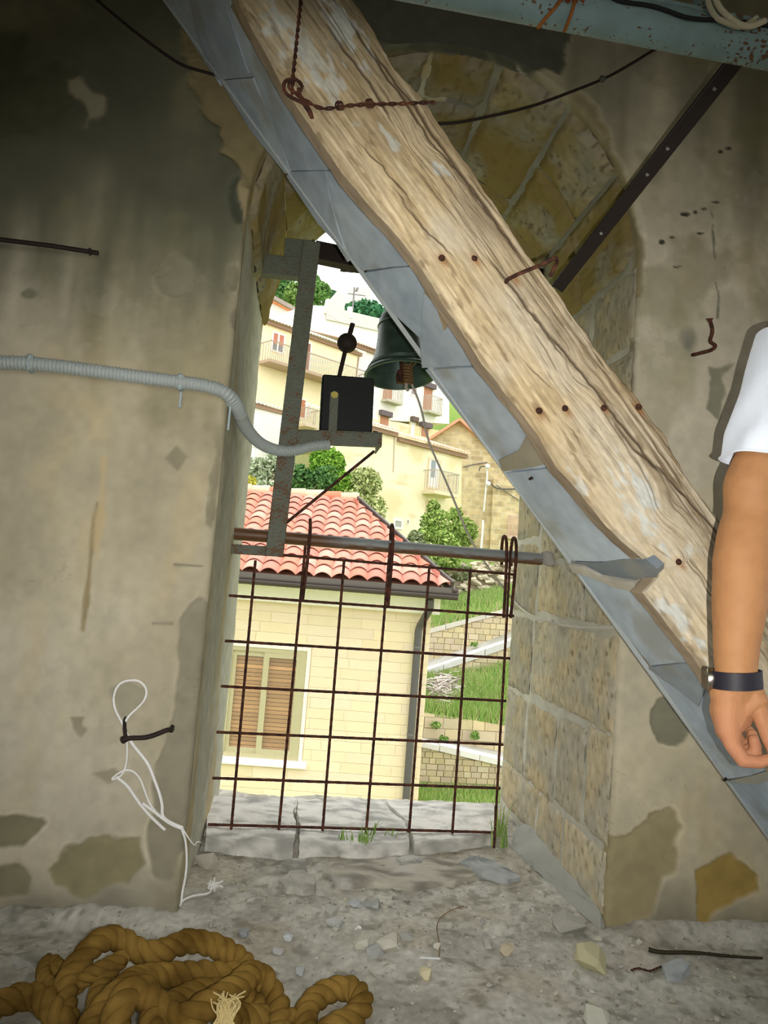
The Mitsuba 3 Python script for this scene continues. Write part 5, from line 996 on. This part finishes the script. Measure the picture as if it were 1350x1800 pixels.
stones = [ # pixel x, y, radius in pixels, flatness, colour, label
    (1044, 1684, 24, .8, (.50, .47, .30), 'yellowish upright stone at the foot of the right jamb'), (1000, 1628, 24, .7, (.38, .37, .33), 'rounded grey stone against the right jamb corner'), (635, 1660, 13, .9, (.50, .49, .42), 'pale stone at the left of the small cluster in the middle of the floor'),
    (682, 1662, 17, .8, (.52, .50, .43), 'squarish cream stone at the right of the small cluster in the middle of the floor'), (657, 1674, 13, .7, (.36, .37, .36), 'grey stone in the middle of the small cluster on the floor'), (748, 1716, 10, 1, (.58, .52, .35), 'small yellow stone alone near the white stick'),
    (587, 1622, 13, .6, (.45, .46, .45), 'grey stone above the cluster, left of centre'), (662, 1587, 15, .6, (.36, .37, .36), 'grey rounded pebble near the flagstone front edge'), (626, 1588, 10, .6, (.40, .42, .43), 'bluish pebble left of the grey rounded pebble'), (586, 1601, 13, .5, (.44, .44, .41), 'flat pale pebble above the grey stone left of centre'),
    (889, 1668, 12, .7, (.50, .44, .32), 'tan stone on the right half of the floor'), (1048, 1786, 20, .6, (.56, .56, .48), 'pale stone at the bottom edge right of centre'), (362, 1518, 15, .9, (.44, .42, .36), 'stone lying at the foot of the left reveal'), (372, 1462, 10, .8, (.50, .46, .38), 'small tan stone at the left end of the sill'),
    (505, 1648, 9, .6, (.46, .48, .50), 'small bluish pebble right of the rope coil'), (528, 1705, 10, .5, (.40, .42, .42), 'flat grey pebble between the rope coil and its loose loop'), (487, 1672, 8, .7, (.42, .42, .42), 'round grey pebble above the rope coil end'), (430, 1640, 10, .5, (.30, .32, .34), 'dark grey pebble just behind the rope coil'),
    (640, 1500, 9, .8, (.50, .45, .33), 'tan pebble at the foot of the middle grille bar'), (857, 1660, 9, .7, (.40, .40, .36), 'grey pebble left of the tan stone'), (1130, 1590, 9, .7, (.46, .44, .38), 'small pebble beside the mortar fillet'), (768, 1668, 6, .8, (.60, .58, .50), 'tiny white pebble in the middle of the floor'), (712, 1650, 10, .7, (.38, .38, .36), 'grey pebble right of the squarish cream stone')]
for i, (x, y, r, fl_, col, lb) in enumerate(stones):
    p = atZ(x, y + r * .5, 0); rr = r / F_PX * np.linalg.norm(p - C) * 1.0; h = fz(p[0], p[1])
    single('stone', pebble(rr, (p[0], p[1], h + rr * fl_ * .55), 100 + i, fl_, 20, 1.15), lb, 'stone', 'vcol', col)
gg = np.random.default_rng(21)
for i in range(190):
    x, y = gg.uniform(330, 1330), 1800 - 290 * gg.uniform(0, 1) ** .8
    if x > 1010 and y < 1650 or x < 560 and y > 1640: continue
    p = atZ(x, y, 0)
    if not (XL + .03 < p[0] < XR - .05) and p[1] > YI - .05: continue
    rr = .004 + .009 * gg.uniform() ** 1.6; t = gg.uniform(); col = lerp(np.array([.30, .29, .26]), np.array([.54, .53, .49]), [t])[0] * np.array([1, gg.uniform(.97, 1.0), gg.uniform(.85, 1.05)])
    single('pebble', pebble(rr, (p[0], p[1], fz(p[0], p[1]) + rr * .3), 700 + i, .65, 10), 'small loose pebble scattered on the dusty floor', 'pebble', 'vcol', col, group='small loose pebbles on the floor')
gm, gc = [], []
for i in range(5200):
    x, y = gg.uniform(-.75, 1.6), gg.uniform(1.45, 2.68)
    if not (XL + .02 < x < XR - .02) and y > YI - .02: continue
    r = .0012 + .0042 * gg.uniform() ** 2; m = pebble(r, (x, y, fz(x, y) + r * .3), 2000 + i % 40, .7, 7); gm.append(m); gc.append(np.repeat([lerp(np.array([.26, .25, .22]), np.array([.56, .54, .48]), [gg.uniform()])[0]], len(m.vertices), 0))
single('gravel', cat(gm), 'fine grit and gravel strewn over the floor', 'gravel', 'vcol', np.vstack(gc), kind='stuff')
def on_floor(pts, dz=.004): return [fl(x, y, dz) for x, y in pts]
single('stick', tube(spline(on_floor([(1140, 1671), (1160, 1675), (1210, 1677), (1275, 1681), (1340, 1684)], .006), 50), np.linspace(.006, .003, 50), 6), 'dark thin stick lying along the foot of the right wall', 'stick', 'vcol', (.05, .045, .03))
single('wire_scrap', twisted(spline(on_floor([(1110, 1703), (1125, 1697), (1140, 1702), (1152, 1698), (1166, 1695), (1166, 1702)]), 50), .003, 2, .03), 'bent rusty wire scrap on the floor near the right wall', 'wire', 'rust')
single('white_straw', tube(np.array(on_floor([(737, 1691), (773, 1693)])), .0028, 7), 'short white straw lying in the middle of the floor', 'straw', 'vcol', (.62, .63, .64))
single('dry_root', tube(spline(on_floor([(771, 1690), (772, 1665), (768, 1640), (775, 1612), (795, 1600), (815, 1590)]), 40), .0014, 6), 'thin dry reddish root lying on the floor above the white straw', 'root', 'vcol', (.25, .17, .11))
single('twig', tube(np.array(on_floor([(648, 1710), (667, 1729)])), .002, 6), 'short pale twig right of the rope loop', 'twig', 'vcol', (.45, .42, .36))
single('paper_scrap', cat([pebble(.008, fl(632, 1645, .02), 5, .8), tube(np.array(on_floor([(622, 1650), (632, 1645)], .02)), .002, 6)]), 'tiny white scrap lying on the pale stone of the small cluster', 'scrap', 'white_cord')
def tuft(spots, nm, lb, seed, tone=1.0):
    gg = np.random.default_rng(seed); t = thing(nm, lb, 'grass')
    for (x, y, n, h, lx) in spots:
        p = atZ(x, y, .02)
        for i in range(n):
            b = p + (gg.normal() * .018, gg.normal() * .010, 0); a = gg.uniform(0, 6.28); L = h * gg.uniform(.6, 1.1); d = np.array([math.cos(a) * .5 + lx, math.sin(a) * .4, 0]) * L * gg.uniform(.3, .9)
            pts = spline([b, b + d * .35 + (0, 0, L * .6), b + d + (0, 0, L * gg.uniform(.5, 1))], 9); w = np.linspace(1, .08, 9) * gg.uniform(.0028, .0045)
            sd = np.cross(d, [0, 0, 1.]); sd /= np.linalg.norm(sd) + 1e-9
            V = np.concatenate([pts - sd * w[:, None], pts + (0, 0, -.0012), pts + sd * w[:, None]]).reshape(3, 9, 3).transpose(1, 0, 2).reshape(-1, 3)
            part(t, 'blade', trimesh.Trimesh(V, grid_faces(9, 3), process=False), 'vleaf', lerp(np.array([.14, .26, .05]), np.array([.30, .44, .12]), [gg.uniform()])[0] * tone, True)
tuft([(640, 1492, 26, .085, .1), (608, 1488, 10, .07, -.4), (655, 1480, 6, .12, .2)], 'grass_tuft', 'small tuft of green grass at the foot of the middle grille bar', 1)
tuft([(882, 1490, 12, .15, -.1), (876, 1470, 8, .19, .02)], 'grass_tuft', 'tall narrow grass blades at the right end of the grille', 2)
tuft([(690, 1482, 7, .06, .5), (705, 1476, 4, .06, .6)], 'grass_tuft', 'few short grass blades right of the middle grille bar', 3, 1.2)

# ------------------------------------------------------------------ the heavy rope
def rope(name, pts, R, par):
    p = spline([np.r_[atZ(x, y, z)[:2], z] for x, y, z in pts], 60 * len(pts)); L = np.linalg.norm(np.diff(p, axis=0), axis=1).sum(); p = resample(p, int(L / .006))
    p += (np.stack([fb(p, 12, 2, 80 + k) for k in range(3)], 1) - .5) * .012
    t, A, B = frames(p); s = np.r_[0, np.cumsum(np.linalg.norm(np.diff(p, axis=0), axis=1))]
    for k in range(3):
        ph = s / (R * 3.4) * 2 * np.pi + k * 2 * np.pi / 3; q = p + R * .46 * (np.cos(ph)[:, None] * A + np.sin(ph)[:, None] * B)
        m = tube(q, R * .545 * (1 + .05 * np.sin(s * 90)), 12); V = np.asarray(m.vertices); f = fb(V, 18, 4, 4); h = fb(V, 120, 2, 9)
        part(par, 'strand', m, 'vcol', lerp(np.array([.11, .062, .014]), np.array([.245, .15, .038]), ss(.25, .7, f)) * (.75 + .5 * h)[:, None], True)
rp = thing('rope', 'thick yellow brown three strand rope heaped in coils at the bottom left', 'rope')
rope('coil', [(-60, 1795, .03), (0, 1768, .045), (50, 1752, .05), (92, 1775, .045), (118, 1800, .03), (112, 1745, .05), (140, 1690, .085), (172, 1657, .105), (205, 1650, .10), (245, 1672, .08), (290, 1670, .075), (338, 1655, .075), (385, 1665, .06), (418, 1685, .045), (432, 1705, .04), (402, 1715, .05), (340, 1712, .05), (290, 1716, .05), (245, 1722, .07), (205, 1748, .085), (170, 1790, .07), (140, 1860, .03)], .027, rp)
rope('coil', [(105, 1705, .04), (88, 1690, .03), (78, 1720, .03), (110, 1745, .03), (160, 1716, .07), (205, 1690, .09), (215, 1684, .09), (180, 1730, .06), (172, 1830, .03)], .018, rp)
rope('coil', [(200, 1880, .03), (205, 1790, .09), (225, 1750, .115), (252, 1742, .115), (270, 1762, .10), (300, 1790, .08), (330, 1790, .09), (370, 1765, .105), (415, 1735, .10), (452, 1715, .08), (470, 1735, .065), (485, 1760, .05), (488, 1790, .04), (470, 1840, .03)], .029, rp)
rope('coil', [(270, 1860, .05), (268, 1800, .08), (300, 1765, .065), (350, 1745, .06), (400, 1742, .055), (440, 1760, .06), (455, 1790, .055), (410, 1790, .085), (395, 1850, .06)], .026, rp)
rope('coil', [(505, 1870, .03), (502, 1800, .03), (520, 1795, .03), (545, 1850, .03)], .024, rp)
rope('loop', [(545, 1880, .03), (538, 1800, .035), (550, 1762, .042), (585, 1741, .048), (618, 1740, .05), (636, 1758, .05), (625, 1785, .045), (590, 1806, .04), (560, 1830, .032), (520, 1890, .028)], .026, rp)
fr_ = []
for i in range(40): fr_.append(tube(spline([np.r_[atZ(395 + gg.normal() * 8, 1800, .10)[:2], .10], np.r_[atZ(400 + gg.normal() * 10, 1775, .12)[:2], .12 + gg.uniform(-.01, .01)], np.r_[atZ(404 + gg.normal() * 14, 1758, .12)[:2], .125 + gg.uniform(-.012, .012)]], 8), .0016, 4))
part(rp, 'frayed_end', cat(fr_), 'vcol', (.62, .50, .24), label='frayed pale end')

# ================================================================== THE PERSON AT THE RIGHT EDGE
YQ = 1.16
def sph(c, r):
    return manifold3d.Manifold.sphere(r, 20).translate([float(x) for x in c])
def chain(js):
    out = []
    for (a, ra), (b, rb) in zip(js[:-1], js[1:]): out.append(manifold3d.Manifold.batch_hull([sph(a, ra), sph(b, rb)]))
    return out
def hullm(js): return manifold3d.Manifold.batch_hull([sph(c, r) for c, r in js])
def fuse(ms, ref, smooth=8):
    m = manifold3d.Manifold.batch_boolean(ms, manifold3d.OpType.Add)
    m = m.refine_to_length(ref).to_mesh(); t = trimesh.Trimesh(m.vert_properties[:, :3], m.tri_verts, process=True)
    trimesh.smoothing.filter_taubin(t, .5, .53, smooth); return t
def J(x, y, dY=0.0): return atY(x, y, YQ + dY)
person = thing('person', 'person in a white t-shirt at the right edge, arm hanging, dark strapped watch', 'person')
sh_ = J(1402, 640, .03); el = J(1322, 905, .035); wr = J(1293, 1192, -.005)
up_mid = sh_ * .45 + el * .55
arm = chain([(sh_, .060), (up_mid, .053), (el + (0, 0, .05), .0485), (el, .0462)]) + chain([(el, .0462), (J(1311, 945, .028), .0472), (J(1305, 985, .02), .0472), (J(1300, 1060, .01), .0435), (J(1294, 1140, 0), .0355), (wr, .0315)])
# hand seen from the thumb side, loosely closed
mcp = {'index': J(1277, 1282, -.012), 'middle': J(1273, 1284, .010), 'ring': J(1277, 1281, .031), 'little': J(1283, 1275, .048)}
palm = [hullm([(wr, .029), (J(1277, 1248, .004), .0265), (J(1279, 1276, .006), .0205), (J(1288, 1262, .03), .018)]), hullm([(J(1277, 1248, -.004), .0235), (mcp['index'] + (.002, 0, 0), .0175), (J(1287, 1306, -.016), .0125)]), hullm([(wr, .030), (J(1280, 1225, .0), .026), (J(1305, 1225, .0), .026)]), hullm([(J(1278, 1222, .0), .027), (J(1308, 1222, .004), .027), (mcp['index'] + (.006, 0, 0), .0155), (mcp['little'] + (.006, 0, 0), .013), (J(1300, 1262, .0), .020), (J(1300, 1258, .04), .016)]),
        hullm([(J(1318, 1212, -.008), .020), (J(1330, 1232, -.018), .0175), (J(1300, 1250, -.006), .018)])]
fing = chain([(mcp['index'], .0145), (J(1287, 1309, -.016), .0128), (J(1306, 1336, -.020), .0115)]) + chain([(J(1306, 1336, -.020), .0115), (J(1334, 1340, -.024), .0098)]) + chain([(J(1334, 1340, -.024), .0098), (J(1352, 1335, -.026), .0088), (J(1362, 1328, -.026), .0075)])
fing += chain([(mcp['middle'], .0145), (J(1300, 1325, .004), .0115), (J(1306, 1334, .002), .0108)]) + chain([(J(1306, 1334, .002), .0108), (J(1328, 1322, .0), .0098), (J(1325, 1300, .0), .0086)])
fing += chain([(mcp['ring'], .0135), (J(1304, 1324, .026), .0108)]) + chain([(J(1304, 1324, .026), .0108), (J(1328, 1312, .022), .0095), (J(1322, 1290, .020), .0082)])
fing += chain([(mcp['little'], .012), (J(1305, 1312, .046), .0095)]) + chain([(J(1305, 1312, .046), .0095), (J(1324, 1302, .042), .0085), (J(1318, 1284, .040), .0075)])
thumb = chain([(J(1326, 1222, -.012), .0175), (J(1341, 1268, -.026), .0128), (J(1352, 1300, -.032), .0112), (J(1362, 1326, -.036), .0088)])
# trunk, neck and head stand beyond the edge of the frame
cx = sh_[0] + .245; cy = sh_[1] + .02; zs = sh_[2]
other = np.array([2 * cx - sh_[0], cy + .03, zs]); el2 = np.array([2 * cx - el[0], cy + .05, el[2]]); wr2 = np.array([2 * cx - wr[0], cy - .02, wr[2]])
neck = np.array([cx, cy + .015, zs + .07]); hd = np.array([cx, cy - .015, zs + .225])
head = [hullm([(hd + (0, .025, .025), .082), (hd + (0, -.02, .02), .074), (hd + (0, -.035, -.065), .040), (hd + (0, -.05, -.09), .024)]), hullm([(neck + (0, 0, -.06), .062), (neck + (0, -.005, .05), .056), (hd + (0, .01, -.04), .056)]),
        hullm([(hd + (0, -.088, .012), .010), (hd + (0, -.112, -.022), .013), (hd + (-.012, -.098, -.028), .009), (hd + (.012, -.098, -.028), .009)]), hullm([(hd + (-.02, -.083, -.062), .009), (hd + (.02, -.083, -.062), .009), (hd + (0, -.09, -.060), .010)])]
for s in (-1, 1): head.append(hullm([(hd + (s * .083, .012, .015), .013), (hd + (s * .080, .010, -.025), .010), (hd + (s * .086, .022, .02), .012)])); head.append(hullm([(hd + (s * .045, -.072, .032), .012), (hd + (s * .015, -.083, .030), .012)]))
arm2 = chain([(other, .060), (el2, .046), (wr2, .031)]) + [hullm([(wr2, .029), (wr2 + (-.005, -.01, -.085), .030), (wr2 + (.0, .02, -.085), .026)])]
for k, (dy, L) in enumerate(((-.032, .06), (-.010, .072), (.012, .066), (.032, .05))): b = wr2 + (-.004, dy, -.095); arm2 += chain([(b, .0115), (b + (-.008, -.002, -L * .6), .0100), (b + (-.022, -.004, -L), .0085)])
arm2 += chain([(wr2 + (-.015, -.03, -.03), .0145), (wr2 + (-.03, -.05, -.075), .0115), (wr2 + (-.03, -.055, -.105), .009)])
chest = [hullm([(np.array([cx + s * .10, cy + .01, zs - .02]), .085) for s in (-1, 1)] + [(np.array([cx + s * .09, cy, zs - .28]), .105) for s in (-1, 1)]), hullm([(np.array([cx + s * .09, cy, zs - .28]), .105) for s in (-1, 1)] + [(np.array([cx + s * .085, cy + .01, .84]), .11) for s in (-1, 1)])]
legs = []
for s in (-1, 1):
    hp, kn, an_ = np.array([cx + s * .095, cy + .01, .86]), np.array([cx + s * .11, cy - .01, .48]), np.array([cx + s * .12, cy + .03, .085])
    legs += chain([(hp, .09), (kn, .060)]) + chain([(kn, .060), (kn * .6 + an_ * .4 + (0, .015, 0), .058), (an_, .040)]) + chain([(an_, .038), (an_ + (s * .015, -.13, -.04), .032)])
    legs += chain([(np.array([sh_[0] if s < 0 else other[0], cy + .01, zs]), .06), (np.array([cx, cy + .01, zs + .02]), .06)])
body = fuse(arm + palm + fing + thumb + head + arm2 + chest + legs, .006, 7) if False else None
hand_box = fuse(chain([(J(1294, 1140, 0), .0355), (wr, .0315)]) + palm + fing + thumb, .0030, 22)
rest = fuse(arm + head + arm2 + chest + legs, .007, 90)
V = np.asarray(hand_box.vertices)
bodym = trimesh.boolean.union([rest, hand_box], engine='manifold') if rest.is_watertight and hand_box.is_watertight else cat([rest, hand_box])
part(person, 'body', bodym, 'skin', smooth=True)
nd = FW * -1
def nail_(p, r):
    m = trimesh.creation.icosphere(2, 1.0); m.apply_scale((r, r * .5, r * 1.25)); m.apply_translation(p); return m
part(person, 'fingernail', nail_(J(1358, 1316, -.0405), .0055), 'vsatin', (.58, .36, .29), True)
for s in (-1, 1):
    e = hd + (s * .033, -.083, .012); part(person, 'eye', trimesh.creation.icosphere(2, .011).apply_translation(e), 'vsatin', (.7, .68, .64), True); part(person, 'iris', trimesh.creation.icosphere(2, .0058).apply_translation(e + (0, -.0068, 0)), 'vsatin', (.03, .018, .01), True)
    part(person, 'eyebrow', tube(spline([hd + (s * .014, -.094, .036), hd + (s * .034, -.092, .041), hd + (s * .054, -.078, .034)], 12), .004, 6), 'hair')
hair = trimesh.creation.icosphere(4, 1.0); Vh = np.asarray(hair.vertices) * [.094, .108, .098] + hd + (0, .018, .032); keep = (Vh[:, 2] > hd[2] + .055 - .10 * ss(-.02, .06, Vh[:, 1] - hd[1]))
Vh += (np.stack([fb(Vh, 60, 3, k) for k in range(3)], 1) - .5) * .014; Vh[~keep] = (Vh[~keep] - hd) * .72 + hd
part(person, 'hair', trimesh.Trimesh(Vh, hair.faces), 'hair', smooth=True)
# t-shirt: sleeves open at the hem
def sleeve(a, b, s):
    d = (b - a) / np.linalg.norm(b - a); n = 26; t = np.linspace(-.2, 1, n); L = .185
    p = a + d * (t * L)[:, None]; r = np.interp(t, [-.2, 0, .3, .7, .97, 1], [.080, .080, .079, .076, .0755, .0775]) + (.006 if s < 0 else 0)
    m = tube(p, r, 40); Vm = np.asarray(m.vertices)[:-2]; f = grid_faces(n, 40); i = np.arange(n - 1); f = np.vstack([f, np.stack([i * 40 + 39, i * 40, (i + 1) * 40], 1), np.stack([i * 40 + 39, (i + 1) * 40, (i + 1) * 40 + 39], 1)])
    k = np.repeat(ss(.0, 1, t), 40); w = fb(Vm, 11, 3, 4) - .5; ax = Vm - (a + d * ((Vm - a) @ d)[:, None]); ax /= np.linalg.norm(ax, axis=1, keepdims=True)
    Vm = Vm + ax * (w * .022 * k + .004 * np.sin(np.arctan2(ax[:, 1], ax[:, 0]) * 5 + (Vm @ d) * 40) * k)[:, None] + np.array([0, 0, -.012]) * (k * np.clip(-ax[:, 0] * s, 0, 1))[:, None]
    hem = Vm[-40:]; hm = tube(np.vstack([hem, hem[:2]]), .0022, 6)
    return trimesh.Trimesh(Vm, f, process=False), hm
shirt = part(person, 'tshirt', fuse([hullm([(np.array([cx + s * .12, cy + .01, zs - .015]), .088) for s in (-1, 1)] + [(np.array([cx + s * .10, cy, zs - .28]), .117) for s in (-1, 1)]), hullm([(np.array([cx + s * .10, cy, zs - .28]), .117) for s in (-1, 1)] + [(np.array([cx + s * .098, cy + .01, .84]), .122) for s in (-1, 1)])]
             + chain([(sh_ + (.02, 0, .0), .074), (np.array([cx - .07, cy + .01, zs + .005]), .085)]) + chain([(other - (.02, 0, .0), .074), (np.array([cx + .07, cy + .01, zs + .005]), .085)]), .012, 8), 'cloth_white', smooth=True)
for a, b, s in ((sh_, el, 1), (other, el2, -1)):
    m, h = sleeve(a, b, s); k = part(shirt, 'sleeve', m, 'cloth_white', smooth=True); part(shirt, 'hem', h, 'cloth_white', smooth=True)
jn = []
for s in (-1, 1):
    hp, kn, an_ = np.array([cx + s * .095, cy + .01, .86]), np.array([cx + s * .11, cy - .01, .48]), np.array([cx + s * .12, cy + .03, .085]); jn += chain([(hp, .104), (kn, .074)]) + chain([(kn, .074), (an_ + (0, 0, .01), .060)])
    a = an_; part(person, 'shoe', fuse([hullm([(a + (0, .03, -.045), .040), (a + (s * .005, -.06, -.045), .042), (a + (s * .02, -.15, -.055), .032), (a + (0, .01, .0), .042)])], .012, 4), 'black_paint', smooth=True)
part(person, 'trousers', fuse(jn + [hullm([(np.array([cx + s * .09, cy + .01, .90]), .112) for s in (-1, 1)] + [(np.array([cx + s * .09, cy + .01, .84]), .112) for s in (-1, 1)])], .014, 6), 'denim', smooth=True)
# watch
wd = (J(1295, 1215, 0) - J(1292, 1165, 0)); wd /= np.linalg.norm(wd); wc_ = J(1293, 1193, -.002)
n = 48; ang = np.linspace(0, 2 * np.pi, n, endpoint=False); ax1 = np.cross(wd, [0, 1, 0]); ax1 /= np.linalg.norm(ax1); ax2 = np.cross(wd, ax1)
def band(r, w, th, a0=0.0, a1=2 * np.pi, cen=wc_, sx=1.0):
    an2 = np.linspace(a0, a1, n); prof = [(r, -w), (r + th, -w * .96), (r + th, w * .96), (r, w)]; P_ = []
    for q in an2: P_.append([cen + (ax1 * math.cos(q) * sx + ax2 * math.sin(q)) * rr + wd * z for rr, z in prof])
    return trimesh.Trimesh(np.array(P_).reshape(-1, 3), grid_faces(n, 4), process=False)
watch = part(person, 'watch', band(.0365, .0145, .003, sx=1.04), 'leather', smooth=30, label='dark leather watch strap')
part(watch, 'strap_end', band(.0395, .0105, .0022, -2.1, -.6, sx=1.04), 'leather', smooth=30)
def wpt(px_, py_, d): return J(px_, py_, d)
part(watch, 'strap_loop', band(.0415, .0030, .0012, -2.0, -1.2, wc_ + wd * .002, 1.04), 'leather', smooth=30)
part(watch, 'buckle', tube(spline([wpt(1326, 1187, -.026), wpt(1333, 1187, -.020), wpt(1335, 1200, -.018), wpt(1327, 1206, -.026), wpt(1326, 1187, -.026)], 24), .0016, 6), 'brass', smooth=40)
sdir = -ax1 if (ax1 @ RX) > 0 else ax1
case = lathe([(0, -.004), (.017, -.004), (.0185, -.001), (.0185, .004), (.016, .006), (0, .006)], 32); case.apply_transform(trimesh.geometry.align_vectors([0, 0, 1], sdir + np.array([0, .6, 0]))); case.apply_translation(wc_ + sdir * .0355 + np.array([0, .012, 0])); part(watch, 'case', case, 'brass', smooth=35)
